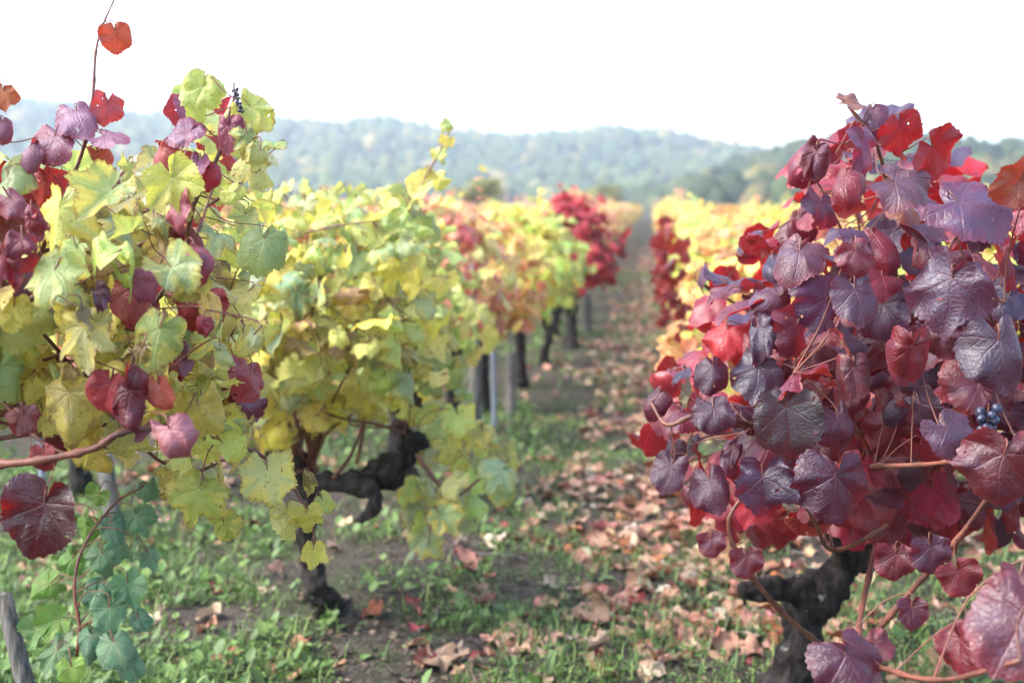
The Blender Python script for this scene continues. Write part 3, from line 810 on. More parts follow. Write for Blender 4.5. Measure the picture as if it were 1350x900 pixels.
lh = [
    (52, 692, 2.05, .138, 'red', 'red', (.014, .0018, .0045), -12, 0, 0, 16), (153, 54, 2.3, .064, 'red', 'red', (.44, .10, .04), 10, -15, 25, 18),
    (105, 158, 2.25, .095, 'red', 'red', (.16, .07, .12), 20, 40, 0, 5), (65, 195, 2.25, .09, 'red', 'red', (.15, .06, .10), -10, 25, -10, 8), (25, 205, 2.25, .085, 'red', 'red', (.16, .06, .10), -50, 35, -30, 6),
    (140, 148, 2.3, .068, 'red', 'red', (.34, .06, .06), -10, 0, 50, 17), (150, 182, 2.25, .07, 'red', 'red', (.18, .07, .12), 60, 50, 0, 9),
    (60, 258, 2.3, .10, 'red', 'red', (.34, .03, .02), 0, -10, 0, 1), (135, 212, 2.3, .06, 'red', 'red', (.40, .10, .04), 30, -10, 20, 3), (5, 130, 2.2, .05, 'red', 'red', (.40, .14, .04), 0, 0, 0, 0), (4, 170, 2.2, .055, 'red', 'red', (.13, .05, .08), 0, 30, 20, 6),
    (300, 182, 2.25, .080, 'red', 'red', (.14, .025, .05), 0, 5, 0, 3), (235, 178, 2.25, .085, 'red', 'red', (.13, .06, .11), -60, 40, -10, 7), (205, 210, 2.25, .07, 'red', 'red', (.30, .06, .05), -30, 20, -30, 6), (250, 225, 2.25, .075, 'red', 'red', (.16, .04, .10), -20, 30, -30, 4), (277, 238, 2.25, .065, 'red', 'red', (.36, .01, .02), 5, 0, 20, 1), (235, 285, 2.2, .085, 'red', 'red', (.24, .06, .09), 30, 15, -50, 7),
    (260, 130, 2.3, .10, 'green', 'green', (.36, .42, .09), -20, 15, 0, 2), (345, 150, 2.3, .095, 'green', 'green', (.40, .44, .10), 60, 20, 20, 5), (330, 190, 2.25, .08, 'green', 'green', (.30, .38, .12), 10, 20, 40, 4), (345, 212, 2.25, .075, 'crisp', 'green', (.46, .46, .18), 5, 10, 20, 4),
    (130, 265, 2.1, .12, 'green', 'green', (.24, .33, .11), -30, 35, 0, 3), (235, 255, 2.2, .12, 'green', 'green', (.42, .44, .07), 20, 5, 10, 6), (60, 372, 1.95, .105, 'green', 'green', (.26, .34, .10), -10, 40, -10, 8), (238, 362, 2.05, .10, 'green', 'green', (.28, .36, .15), 40, 42, 0, 1), (342, 335, 2.3, .13, 'green', 'green', (.16, .25, .09), -10, 25, 0, 9), (110, 455, 2.0, .125, 'green', 'green', (.40, .36, .12), 10, 15, -10, 10),
    (205, 455, 2.0, .115, 'green', 'green', (.20, .27, .05), -10, 15, 5, 11), (30, 330, 1.95, .08, 'crisp', 'red', (.10, .015, .03), 10, 30, 0, 4), (185, 378, 2.05, .085, 'crisp', 'red', (.26, .05, .09), 30, 30, 0, 5), (168, 535, 2.0, .095, 'crisp', 'red', (.06, .006, .012), -10, 10, 5, 6), (140, 520, 2.03, .075, 'red', 'red', (.30, .03, .03), -20, -5, 0, 2), (232, 582, 1.95, .095, 'crisp', 'red', (.30, .12, .13), 30, 20, 0, 7), (90, 545, 2.1, .14, 'green', 'green', (.50, .38, .12), 0, 8, 0, 12),
    (255, 665, 2.3, .125, 'green', 'green', (.30, .35, .05), -15, 10, 0, 13), (265, 560, 2.2, .13, 'green', 'green', (.56, .40, .07), 10, 5, 10, 14), (355, 640, 2.3, .125, 'green', 'green', (.46, .46, .16), 15, 25, -10, 15), (405, 690, 2.35, .075, 'green', 'green', (.50, .42, .05), 5, 10, 20, 0), (412, 735, 2.35, .06, 'green', 'green', (.46, .42, .05), -5, 10, 15, 3), (380, 690, 2.35, .085, 'green', 'green', (.52, .46, .14), 0, 20, 10, 2), (430, 668, 2.4, .06, 'green', 'green', (.34, .40, .09), 30, 20, 0, 7),
    (58, 605, 2.1, .05, 'red', 'red', (.20, .02, .02), 5, 0, 0, 2), (32, 560, 2.1, .06, 'red', 'red', (.14, .035, .02), 10, 10, 30, 7), (20, 470, 2.2, .12, 'green', 'green', (.34, .42, .05), 20, 0, 0, 1), (300, 700, 2.5, .08, 'green', 'green', (.30, .33, .05), 20, -10, 0, 5),
    (112, 420, 1.98, .055, 'crisp', 'green', (.16, .10, .09), 20, 20, 0, 1), (182, 470, 1.97, .05, 'crisp', 'green', (.14, .07, .04), -20, 10, 0, 2), (128, 393, 2.0, .05, 'crisp', 'red', (.07, .03, .05), 10, 20, 0, 3), (40, 300, 2.0, .07, 'crisp', 'red', (.14, .012, .02), 0, 10, 0, 8), (12, 352, 1.98, .07, 'crisp', 'red', (.12, .010, .018), 20, 20, 20, 9),
    (212, 520, 2.02, .06, 'red', 'red', (.28, .06, .03), 15, 0, -20, 2), (95, 500, 2.05, .06, 'crisp', 'green', (.22, .12, .05), 0, 10, 0, 4), (265, 435, 2.05, .045, 'crisp', 'red', (.20, .012, .02), 0, 10, 0, 5), (20, 270, 2.1, .06, 'red', 'red', (.12, .02, .04), 40, 20, 0, 5), (295, 470, 2.1, .05, 'crisp', 'green', (.34, .36, .16), 30, 20, 0, 6), (330, 450, 2.12, .05, 'crisp', 'green', (.36, .40, .22), -20, 20, 0, 7), (405, 640, 2.38, .06, 'crisp', 'green', (.10, .04, .02), 0, 10, 0, 8),
    (120, 790, 2.28, .07, 'green', 'green', (.09, .18, .11), -25, 20, -20, 2), (88, 745, 2.32, .065, 'green', 'green', (.15, .26, .06), -40, 5, -10, 5), (190, 822, 2.3, .06, 'green', 'green', (.09, .18, .11), 40, 25, 20, 7), (40, 840, 2.3, .07, 'green', 'green', (.12, .22, .07), -40, 20, -10, 1), (118, 850, 2.24, .075, 'green', 'green', (.09, .17, .10), 0, 25, 0, 12), (150, 700, 2.33, .07, 'green', 'green', (.10, .19, .12), 15, 15, 10, 11), (200, 740, 2.38, .05, 'green', 'green', (.12, .21, .12), 30, 20, 0, 3), (82, 690, 2.36, .06, 'green', 'green', (.18, .30, .06), -30, 0, 0, 9), (175, 885, 2.22, .07, 'green', 'green', (.10, .18, .10), 20, 30, 10, 14),
    # low young shoot with blue-green leaves
    (135, 745, 2.25, .085, 'green', 'green', (.10, .19, .09), 10, 20, 0, 4), (172, 782, 2.25, .075, 'green', 'green', (.10, .19, .09), 15, 15, 20, 6), (145, 815, 2.22, .08, 'green', 'green', (.11, .20, .10), 5, 25, 20, 8), (155, 860, 2.2, .09, 'green', 'green', (.12, .20, .11), 25, 35, 0, 9), (65, 870, 2.25, .085, 'green', 'green', (.09, .16, .07), -30, 25, -20, 10), (170, 732, 2.3, .045, 'green', 'green', (.10, .18, .09), 0, 20, 0, 1), (55, 775, 2.3, .075, 'green', 'green', (.16, .26, .05), -60, 10, 0, 11), (115, 705, 2.35, .07, 'green', 'green', (.18, .30, .05), -10, -10, 0, 12), (65, 820, 2.3, .075, 'green', 'green', (.15, .25, .05), -70, 15, 0, 3), (185, 690, 2.35, .075, 'green', 'green', (.11, .20, .10), 30, 20, 10, 13), (195, 650, 2.4, .06, 'green', 'green', (.12, .21, .11), 10, 30, 10, 14), (95, 890, 2.2, .06, 'green', 'green', (.20, .30, .05), 10, 10, 0, 15), (125, 660, 2.4, .06, 'green', 'green', (.20, .30, .06), -30, 0, 0, 0),
]
px, py, d = sample_bush(LPOLY, 520, 2.55, .55, R=150, front=.55, seed=8)
keep = np.ones(len(px), bool)
for h in lh:
    near = (np.hypot(px - h[0], py - h[1]) < 42) & (d < h[2] + .10); keep &= ~near
px, py, d = px[keep], py[keep], d[keep]
for h in lh: v.hero(*h[:3], h[3] * (.86 if h[5] == 'green' else .92), h[4], ('autumn' if h[5] == 'green' and h[1] > 640 and h[0] < 212 else h[5]), h[6], h[7], h[8], h[9], h[10])
pts = v.scatter(px, py, d, lfn, 15, limit=230)
v.auto_canes(pts, 26, 4, at(-110, 480, 2.4))
for pl, r0, r1 in (([(-110, 600, 2.5), (20, 400, 2.42), (80, 270, 2.3), (110, 195, 2.3), (122, 130, 2.3), (126, 70, 2.3), (135, 35, 2.31), (150, 0, 2.32), (158, -30, 2.33)], .0048, .0009),
               ([(-110, 560, 2.5), (200, 400, 2.45), (255, 270, 2.3), (290, 200, 2.28), (302, 150, 2.3), (312, 120, 2.3)], .006, .002),
               ([None, (-150, 655, 2.2), (-40, 617, 2.15), (40, 608, 2.1), (120, 592, 2.1), (160, 570, 2.1), (230, 560, 2.15)], .0085, .005),
               ([(-110, 560, 2.5), (-50, 330, 2.3), (-14, 200, 2.22), (-6, 130, 2.2), (0, 100, 2.2)], .004, .0015),
               ([(-30, 425, 2.1), (20, 405, 2.05), (60, 385, 2.05), (110, 370, 2.1)], .007, .004),
               ([(-110, 600, 2.5), (120, 560, 2.4), (290, 580, 2.35), (370, 620, 2.38), (410, 690, 2.4), (415, 745, 2.4)], .005, .002),
               ([(118, 1300, 2.42), (110, 1120, 2.36), (100, 980, 2.3), (98, 890, 2.28), (105, 830, 2.28), (98, 775, 2.28), (110, 720, 2.3), (150, 665, 2.35), (190, 640, 2.4)], .0045, .0015),
               ([(-110, 600, 2.5), (60, 520, 2.3), (160, 500, 2.15), (190, 420, 2.15), (250, 330, 2.2), (280, 250, 2.25)], .005, .002)):
    v.cane([v.head if q is None else at(*q) for q in pl], r0, r1)
v.finish(2)
bunch(v, [at(309, 118, 2.28), at(318, 148, 2.28)], .0032, M_grape, 5)

# ---- second vine across the path: yellow-green, gnarled black arms
base = row(-1.13, 4.36); base[2] = float(gh(base[0], base[1])) - .02
hd = at(405, 620, 4.3)
v = Vine('yellow green grape vine with gnarled black arms showing below its leaves', base, hd, centre=at(440, 430, 4.25))
D2 = 4.25
build_trunk(base, [
    [(base[0] + .02, base[1], base[2] - .05, .085), tp(425, 790, 4.32, .060), tp(412, 745, 4.3, .046), tp(405, 700, 4.3, .046), tp(408, 655, 4.3, .056), tp(392, 618, 4.3, .062), tp(368, 600, 4.3, .05), tp(352, 596, 4.3, .02)],
    [tp(400, 640, 4.3, .050), tp(440, 636, 4.25, .046), tp(478, 636, 4.2, .056), tp(505, 622, 4.15, .066), tp(526, 606, 4.12, .055), tp(538, 590, 4.1, .036), tp(548, 582, 4.1, .046), tp(561, 586, 4.1, .030), tp(566, 588, 4.1, .01)],
    [tp(540, 590, 4.1, .03), tp(537, 577, 4.1, .032), tp(535, 567, 4.1, .02)],
    [tp(462, 634, 4.2, .052), tp(482, 640, 4.1, .046), tp(494, 656, 4.07, .036), tp(488, 674, 4.05, .028), tp(476, 684, 4.05, .018), tp(466, 687, 4.05, .008)],
], M_bark, v.root)
P2 = [(320, 275), (350, 258), (420, 250), (480, 248), (545, 260), (575, 300), (570, 340), (578, 380), (574, 430), (590, 470), (580, 520), (550, 555), (500, 545), (450, 560), (400, 590), (340, 600), (290, 590), (230, 560), (200, 460), (230, 340)]
def fn2(px, py, d, R):
    u = R.random(); yel = (py - 150) / 340
    if u < yel * .6: c = pick(R, YELLOW)
    elif u < .55 + yel * .2: c = pick(R, LIME)
    else: c = pick(R, GREEN + BLUEGREEN[:1])
    if u > .95: c = pick(R, [(.24, .12, .06), (.34, .20, .08)])
    return ('crisp' if R.random() < .14 or u > .95 else 'green'), ('autumn' if c[0] > c[1] * 1.04 and u < .95 and R.random() < .7 else 'green'), c, R.choice([R.uniform(.06, .10), R.uniform(.09, .14)])
px, py, d = sample_bush(P2, 450, D2, .55, R=120, front=.6, seed=18)
LSH = [(560, 700), (535, 650), (585, 690), (560, 655), (600, 650), (625, 640), (650, 630), (670, 610), (610, 610), (640, 595), (585, 600), (570, 720), (560, 600), (655, 655), (620, 575), (600, 560), (545, 675), (665, 640), (630, 665), (590, 640), (578, 575), (612, 690)]
pts = v.scatter(px, py, d, fn2, 25, limit=262)
Rr = random.Random(3)
for (a, b) in LSH:
    v.hero(a + Rr.uniform(-5, 5), b, 4.15 + Rr.uniform(-.15, .25), Rr.uniform(.085, .13), 'green', 'green', pick(Rr, LIME + GREEN + [(.24, .40, .06)]), Rr.uniform(-40, 40), Rr.uniform(0, 50), Rr.uniform(-30, 30))
for (a, b) in [(590, 168), (588, 190), (578, 205), (560, 235), (572, 228), (548, 250), (535, 260), (530, 285), (575, 240), (520, 300)]:
    v.hero(a, b, 4.1 + Rr.uniform(-.1, .1), Rr.uniform(.05, .10), 'green', 'green', pick(Rr, LIME + YELLOW), Rr.uniform(-60, 60), Rr.uniform(0, 40), Rr.uniform(-40, 40))
v.auto_canes(pts, 24, 6)
for pl, r0, r1 in (([(550, 600, 4.1), (580, 640, 4.1), (600, 655, 4.1), (640, 625, 4.12), (672, 605, 4.15)], .007, .003), ([(585, 648, 4.1), (570, 680, 4.1), (565, 720, 4.1)], .005, .002),
                   ([(545, 575, 4.1), (500, 560, 4.05), (455, 552, 4.0), (430, 545, 4.0)], .006, .003), ([(470, 610, 4.2), (480, 560, 4.2), (500, 400, 4.15), (525, 300, 4.1), (560, 235, 4.1), (588, 185, 4.1), (590, 165, 4.1)], .006, .0015),
                   ([(380, 318, 3.9), (410, 305, 3.85), (450, 297, 3.82), (492, 292, 3.8)], .005, .002), ([(440, 630, 4.2), (462, 600, 4.15), (478, 560, 4.1), (484, 530, 4.1)], .006, .003)):
    v.cane([at(*q) for q in pl], r0, r1)
v.finish(3)

# ------------------------------------------------------------------ vines along the rows
def generic_points(n, R, top=1.36, hw=.40, hl=.50, low=.50):
    out = []
    for i in range(n):
        a = R.uniform(0, 2 * math.pi); h = R.random(); rr = R.random() ** .45
        z = low + (top - low) * h
        w = (0.55 + .45 * math.sin(math.pi * min(1, h * 1.05 + .05)))
        out.append((math.cos(a) * rr * hw * w, math.sin(a) * rr * hl * w, z))
    return out
def leaf_dirs(p, R, c=(0, 0, .9)):
    o = np.array(p) - np.array(c); o = unit(o)
    N = o * .75 + np.array([0, 0, .5]) + np.array([R.gauss(0, 1) for _ in range(3)]) * .4
    T = np.array([0, 0, -1.]) + o * .3 + np.array([R.gauss(0, 1) for _ in range(3)]) * .45
    return N, T
def generic_trunk(seed):
    R = random.Random(seed); mb = MB()
    h = R.uniform(.48, .6); x1, y1 = R.uniform(-.06, .06), R.uniform(-.10, .10)
    S = spline([(0, 0, -.06, .07), (x1 * .6, y1 * .5, .15, .046), (-x1 * .4, y1 * .9, .34, .040), (x1, y1, h, .05), (x1, y1, h + .06, .025)], 6)
    mb.tube(S[:, :3], S[:, 3], 12, rough=.4, freq=14, seed=seed)
    for sg in (-1, 1):
        S = spline([(x1, y1, h - .03, .042), (x1 + R.uniform(-.05, .05), y1 + sg * .13, h + .03, .032), (x1 + R.uniform(-.08, .08), y1 + sg * .26, h + .10, .018)], 6)
        mb.tube(S[:, :3], S[:, 3], 9, rough=.4, freq=14, seed=seed + sg)
    for k in range(7):
        a = k / 7 * 6.28; e = (math.cos(a) * R.uniform(.1, .35), math.sin(a) * R.uniform(.2, .55), R.uniform(1.0, 1.4))
        S = spline([(x1, y1, h, .006), (e[0] * .5, e[1] * .5, h + .3, .005), (*e, .002)], 4)
        mb.tube(S[:, :3], S[:, 3], 5)
    return mb.mesh('trunk', [M_bark])
TRUNKS = [generic_trunk(40 + i) for i in range(7)]
def foliage_variant(seed, n, lib, keys, size, mk='green', jitc=.25, top=1.34, low=.62, pal=None):
    R = random.Random(seed); it = []
    for p in generic_points(n, R, top, low=low):
        N, T = leaf_dirs(p, R); c = pick(R, pal)
        it.append((R.choice(keys), leaf_matrix(p, N, T, R.uniform(*size)), c, R.random()))
    for q in range(3):                                 # stray shoots above the hedge line
        bx, by = R.uniform(-.2, .2), R.uniform(-.5, .5); hh = R.uniform(.1, .30)
        for t in range(6):
            p = (bx + R.uniform(-.06, .06), by + R.uniform(-.06, .06), top - .05 + hh * t / 5); N, T = leaf_dirs(p, R)
            it.append((R.choice(keys), leaf_matrix(p, N, T, size[0] * .8), pick(R, pal), R.random()))
    return merge_leaves('foliage', it, lib, mk)
LOWK = {m: [(m, i) for i in range(6)] for m in ('red', 'green')}
TONES = {   # tone -> (object colour, leaf palette, wording)
    'yellow': ((.50, .38, .06), YELLOW + LIME[:1], 'golden yellow'),
    'lime': ((.36, .38, .07), [(.40, .42, .12), (.46, .44, .13), (.52, .44, .13), (.34, .38, .12)], 'lime green'),
    'orange': ((.50, .24, .07), [(.64, .34, .12), (.62, .26, .11), (.66, .44, .15), (.64, .50, .13), (.56, .20, .10)], 'orange'),
    'pink': ((.48, .20, .12), [(.64, .29, .19), (.60, .18, .14), (.66, .40, .22), (.66, .50, .18), (.55, .12, .10), (.62, .55, .18)], 'salmon pink'),
    'crimson': ((.24, .012, .035), [(.46, .018, .045), (.36, .012, .03), (.52, .04, .06), (.24, .010, .025)], 'bright crimson'),
    'dark': ((.08, .012, .03), PURPLE[:3], 'dark burgundy'),
}
FOL = {}
for q, (tn, (oc, pal, w)) in enumerate(TONES.items()):
    mk = 'red' if tn == 'dark' else 'autumn'; lk = 'red' if tn in ('crimson', 'dark') else 'green'
    FOL[tn] = ([foliage_variant(600 + 10 * q + i, 210, LOW, LOWK[lk], (.075, .12), mk, pal=pal) for i in range(2)],
               [foliage_variant(700 + 10 * q + i, 170, TINY, list(TINY), (.10, .17), mk, pal=pal) for i in range(3)])
def row_vine(lat, dist, tone, label, group, nleaf=0, seed=0, scale=1.0, fol=None):
    R = random.Random(seed); p = row(lat, dist); z = float(gh(p[0], p[1]))
    r = root('grape_vine', (p[0], p[1], z), label, 'vine', group)
    r.rotation_euler = (0, 0, -ROWA + (math.pi if R.random() < .5 else 0) + R.uniform(-.1, .1))
    r.scale = (scale * R.uniform(.92, 1.1), scale, scale * R.uniform(.94, 1.06))
    link('trunk', TRUNKS[R.randrange(len(TRUNKS))], r)
    oc, pal, _ = TONES[tone]
    red = tone in ('crimson', 'dark')
    f = link('foliage', FOL[tone][0 if nleaf else 1][R.randrange(2 if nleaf else 3)], r, kind='stuff')
    f.color = (*jit((1, 1, 1), .07, R), 1)
    if nleaf:
        lk, mk = ('red' if red else 'green'), ('red' if tone == 'dark' else 'autumn')
        for pnt in generic_points(nleaf, R, 1.42, .48, .58, .54):
            N, T = leaf_dirs(pnt, R)
            o = link('leaf', leaf_mesh(lk, R.randrange(16), mk), r)
            o.matrix_local = Matrix(leaf_matrix(pnt, N, T, R.uniform(.085, .14)).tolist())
            o.color = (*pick(R, pal), 1)
    return r
LATL, LATR, SP = -1.13, .44, 1.57
mids = [(LATL, 5.75, 'lime', 'lime green vine half hidden behind the vine with gnarled black arms'), (LATL, 7.2, 'pink', 'salmon pink vine on a double stump beside the blue grey steel post'), (LATL, 8.6, 'orange', 'orange vine standing by a lone grey stake'),
        (LATL + .14, 9.75, 'yellow', 'golden yellow vine just before the crimson vine of its row'), (LATL + .24, 11.0, 'lime', 'lime green vine close against the crimson vine'), (LATL + .36, 12.3, 'crimson', 'tall bright crimson vine leaning into the path'),
        (LATL + .1, 13.7, 'lime', 'lime green vine directly behind the crimson vine'), (LATL, 15.0, 'yellow', 'golden yellow vine two places behind the crimson vine'),
        (LATR + .05, 5.15, 'orange', 'orange vine partly hidden behind the purple leaved vine'), (LATR + .08, 6.5, 'yellow', 'golden yellow vine with a dark burgundy shoot over the path'), (LATR + .05, 7.8, 'orange', 'orange vine leaning low over the path edge'),
        (LATR + .05, 9.1, 'yellow', 'golden yellow vine two places behind the vine with a burgundy shoot'), (LATR + .05, 10.4, 'yellow', 'golden yellow vine three places behind the vine with a burgundy shoot')]
for i, (la, di, tone, lab) in enumerate(mids):
    r = row_vine(la, di, tone, lab, None, nleaf=110 if la < 0 else 70, seed=70 + i, scale=1.0 if tone == 'crimson' else (.85 if la > 0 else .97))
    R = random.Random(900 + i)
    if tone == 'crimson': r.scale = (1.3, 1.1, 1.02)
    if tone == 'crimson':
        for q in range(34):
            p = (R.uniform(-.14, .14) , R.uniform(-.12, .12) - .05, 1.22 + .24 * q / 33); N, T = leaf_dirs(p, R)
            o = link('leaf', leaf_mesh('red', R.randrange(16), 'autumn'), r); o.matrix_local = Matrix(leaf_matrix(p, N, T, R.uniform(.09, .12)).tolist()); o.color = (*pick(R, TONES['crimson'][1]), 1)
    if 'burgundy shoot' in lab:
        r.rotation_euler = (0, 0, -ROWA)
        for q in range(46):
            t = q / 45; p = (-.46 + .05 * math.sin(t * 7) + R.uniform(-.07, .07), .7 + R.uniform(-.10, .10), .62 + .80 * t); N, T = leaf_dirs(p, R)
            o = link('leaf', leaf_mesh('red', R.randrange(16), 'red'), r); o.matrix_local = Matrix(leaf_matrix(p, N, T, R.uniform(.075, .11)).tolist()); o.color = (*pick(R, PURPLE[2:4] + DARKRED), 1)
        mb = MB(); mb.tube(spline([(0, .1, .5), (-.25, .4, .6), (-.42, .65, .75), (-.46, .7, 1.1), (-.44, .7, 1.45)], 6), .005, 6)
        link('cane', mb.mesh('cane', [M_cane]), r)

places = []
for k in range(-26, 14):
    la = (LATL + (k + 1) * SP) if k < 0 else (LATR + k * SP)
    dd = 2.2 + random.uniform(-.3, .3)
    while dd < 118:
        dd += 1.3 + random.uniform(-.06, .06)
        if k == -1 and dd < 15.8: continue
        if k == 0 and dd < 11.2: continue
        P = row(la, dd, 1.0) - CAMP
        dep = P @ FWD
        if dep < 3: continue
        sx = 675 + F * (P @ RGT) / dep
        if sx < -80 or sx > 1430: continue
        if k != 0 and k != -1:
            if k > 0 and dep > 45 : pass
        places.append((dep, la, dd, k))
def vis(p):
    dep, la, dd, k = p
    return dep * (1.0 if k in (-1, 0) else (1.35 if k < -1 else 1.9))
places.sort(key=vis)
def tone_at(la, dd, R):
    q = float(fbm(la * .35 + 9, dd * .16 + 4, 51, 3)) + R.uniform(-.16, .16)
    if la > 0: return 'orange' if q < .5 else 'yellow'
    if q < .42: return 'pink'
    if q < .52: return 'orange'
    if q < .64: return 'yellow'
    if q < .74: return 'lime'
    return 'crimson' if R.random() < .12 else 'orange'
for i, (dep, la, dd, k) in enumerate(places[:285]):
    R = random.Random(3000 + i); tone = tone_at(la, dd, R)
    word = TONES[tone][2]
    where = 'in the same row as the tall crimson vine' if k == -1 else 'in the same row as the purple leaved vine' if k == 0 else 'in the rows past the crimson vine row' if k < -1 else 'in the rows past the purple vine row'
    row_vine(la + R.uniform(-.06, .06), dd, tone, 'far %s vine %s' % (word, where), 'far %s vines %s' % (word, where), 0, 4000 + i, R.uniform(.92, 1.03))
# the rest of the field reads as one mass
it = []
V0 = [TINY[i] for i in TINY]
for i, (dep, la, dd, k) in enumerate(places[285:]):
    R = random.Random(8000 + i); oc = TONES[tone_at(la, dd, R)][0]; b = row(la, dd)
    nl = 60 if dep < 20 else 24
    for p in generic_points(nl, R, 1.34):
        N, T = leaf_dirs(p, R); w = RV * p[0] + RU * p[1] + np.array([0, 0, p[2]]) + b
        it.append((R.randrange(4), leaf_matrix(w, N, T, R.uniform(.19, .31)), jit(oc, .16, R), R.random()))
link('vineyard_rows', merge_leaves('vineyard_rows', it, TINY, 'autumn'), kind='stuff')
print('places', len(places), 'far leaves', len(it))

# ------------------------------------------------------------------ posts and stakes
def post(px, ytop, pxb, yb, d, r, mat, name, label, cat='post', group=None, square=False):
    """a stake whose top shows at (px,ytop) and whose foot at (pxb,yb), distance d"""
    a = at(pxb, yb, d); b = at(px, ytop, d); zg = float(gh(a[0], a[1])) - .08
    if a[2] > zg + .01 or a[2] < zg - .01:
        dirv = (b - a); a = b + dirv * ((zg - b[2]) / dirv[2])
    mb = MB(); n = 8
    P = np.linspace(a, b, n); mb.tube(P, np.linspace(r * 1.05, r * .95, n), 4 if square else 12, rough=0 if square else .10, freq=20)
    o = link(name, mb.mesh(name, [mat], smooth=not square, origin=a)); o.location = tuple(a)
    o['label'] = label; o['category'] = cat
    if group: o['group'] = group
    return o
post(4, 784, 34, 905, 3.0, .021, M_wood, 'wooden_stake', 'leaning weathered grey stake beside the young blue green shoot', 'stake')
post(52, 490, 55, 600, 6.2, .022, M_steel, 'steel_post', 'blue grey steel post seen through the mixed green and purple vine', 'post', square=True)
post(138, 600, 152, 705, 5.2, .034, M_wood, 'wooden_stake', 'dark grey wooden stake under the mixed green and purple vine', 'stake')
post(628, 470, 624, 563, 8.0, .040, M_wood, 'wooden_stake', 'thick grey wooden stake beside a dark vine stump', 'stake')
post(650, 455, 652, 570, 7.9, .017, M_steel, 'steel_post', 'blue grey steel post under the salmon pink vine', 'post', square=True)
post(673, 465, 673, 546, 8.5, .036, M_wood, 'wooden_stake', 'lone grey stake in front of the orange vine', 'stake')
post(774, 388, 774, 432, 14.2, .055, M_wood, 'wooden_stake', 'grey stake just behind the crimson vine', 'stake')
post(622, 330, 628, 470, 8.05, .020, M_steel, 'steel_post', 'tall thin steel rod rising through the salmon pink vine', 'post', square=True)
post(1342, 545, 1343, 640, 6.6, .040, M_wood, 'wooden_stake', 'grey stake seen past the purple leaved vine', 'stake')
for i in range(10):
    for la in (LATL, LATR):
        dd = 17 + i * 5.3; p = row(la + .05, dd); mb = MB(); mb.tube([(0, 0, -.1), (0, 0, .6), (.01, 0, 1.2)], .035, 8)
        o = link('wooden_stake', mb.mesh('wooden_stake', [M_wood])); o.location = tuple(p)
        o['label'] = 'grey stake standing among the far vines along the path'; o['category'] = 'stake'; o['group'] = 'stakes in the far rows'

# ------------------------------------------------------------------ two trees at the field's end
def tree(name, px, ytop, d, width, label, cols, seed):
    R = random.Random(seed); b = row(0, 0); g0 = at(px, 300, d); b = np.array([g0[0], g0[1], 0.0]); top = at(px, ytop, d)[2]
    r = root(name, tuple(b), label, 'tree')
    mb = MB(); mb.tube(spline([(0, 0, -.2), (.1, 0, top * .3), (-.05, .05, top * .75)], 6), np.linspace(.16, .06, 13), 10, rough=.2)
    for k in range(9):
        a = k * 2.4; z = top * (.25 + .05 * k)
        mb.tube(spline([(0, 0, z), (math.cos(a) * width * .2, math.sin(a) * width * .2, z + top * .12), (math.cos(a) * width * .38, math.sin(a) * width * .38, z + top * .22)], 4), np.linspace(.06, .02, 9), 6)
    link('trunk', mb.mesh('trunk', [M_bark]), r)
    it = []
    cl = [(R.gauss(0, .22) * width, R.gauss(0, .22) * width, top * R.uniform(.35, .95), R.uniform(.10, .19) * width) for _ in range(26)]
    for q in range(3800):
        c = cl[R.randrange(len(cl))]; u = unit([R.gauss(0, 1) for _ in range(3)]) * c[3] * R.random() ** .4
        p = (c[0] + u[0], c[1] + u[1], min(top, c[2] + u[2] * 1.0)); N, T = leaf_dirs(p, R, (0, 0, top * .6))
        it.append((R.randrange(4), leaf_matrix(p, N, T, R.uniform(.10, .2)), jit(R.choice(cols), .25, R), R.random()))
    link('crown', merge_leaves('crown', it, TINY, 'green'), r, kind='stuff')
tree('tree', 632, 236, 95, 3.6, 'small yellowish green tree at the far edge of the vineyard', [(.16, .18, .05), (.11, .14, .04)], 1)
tree('tree', 795, 243, 120, 4.6, 'dark green rounded tree at the far edge of the vineyard', [(.04, .08, .03), (.06, .10, .035)], 2)

# ------------------------------------------------------------------ weeds, fallen leaves, twigs
def batch(n, V0, T0, pos, yaw, tilt, tiltdir, size, col):
    """n copies of a small template, turned and tilted"""
    ca, sa = np.cos(yaw), np.sin(yaw); ct, st = np.cos(tilt), np.sin(tilt)
    V = V0[None] * size[:, None, None]
    x, y, z = V[..., 0], V[..., 1], V[..., 2]
    y2 = y * ct[:, None] - z * st[:, None]; z2 = y * st[:, None] + z * ct[:, None]
    X = x * ca[:, None] - y2 * sa[:, None]; Y = x * sa[:, None] + y2 * ca[:, None]
    V = np.stack([X + pos[:, None, 0], Y + pos[:, None, 1], z2 + pos[:, None, 2]], -1)
    m = len(V0); T = T0[None] + (np.arange(n) * m)[:, None, None]
    C = np.ones((n, m, 4)); C[..., :3] = col[:, None, :]
    return V.reshape(-1, 3), T.reshape(-1, 3), C.reshape(-1, 4)
def weed_density(lat, di):
    p = RU[None, :2] * di[:, None] + RV[None, :2] * lat[:, None]
    a = fbm(p[:, 0] * 1.3, p[:, 1] * 1.3, 61); b = fbm(p[:, 0] * 4, p[:, 1] * 4, 62)
    left = np.clip((-lat - .85) / .3, 0, 1) * np.clip((6.5 - di) / 2, 0, 1)
    return np.clip((a * .65 + b * .5 - .53) * 6 + left * .8, 0.02, 1), p
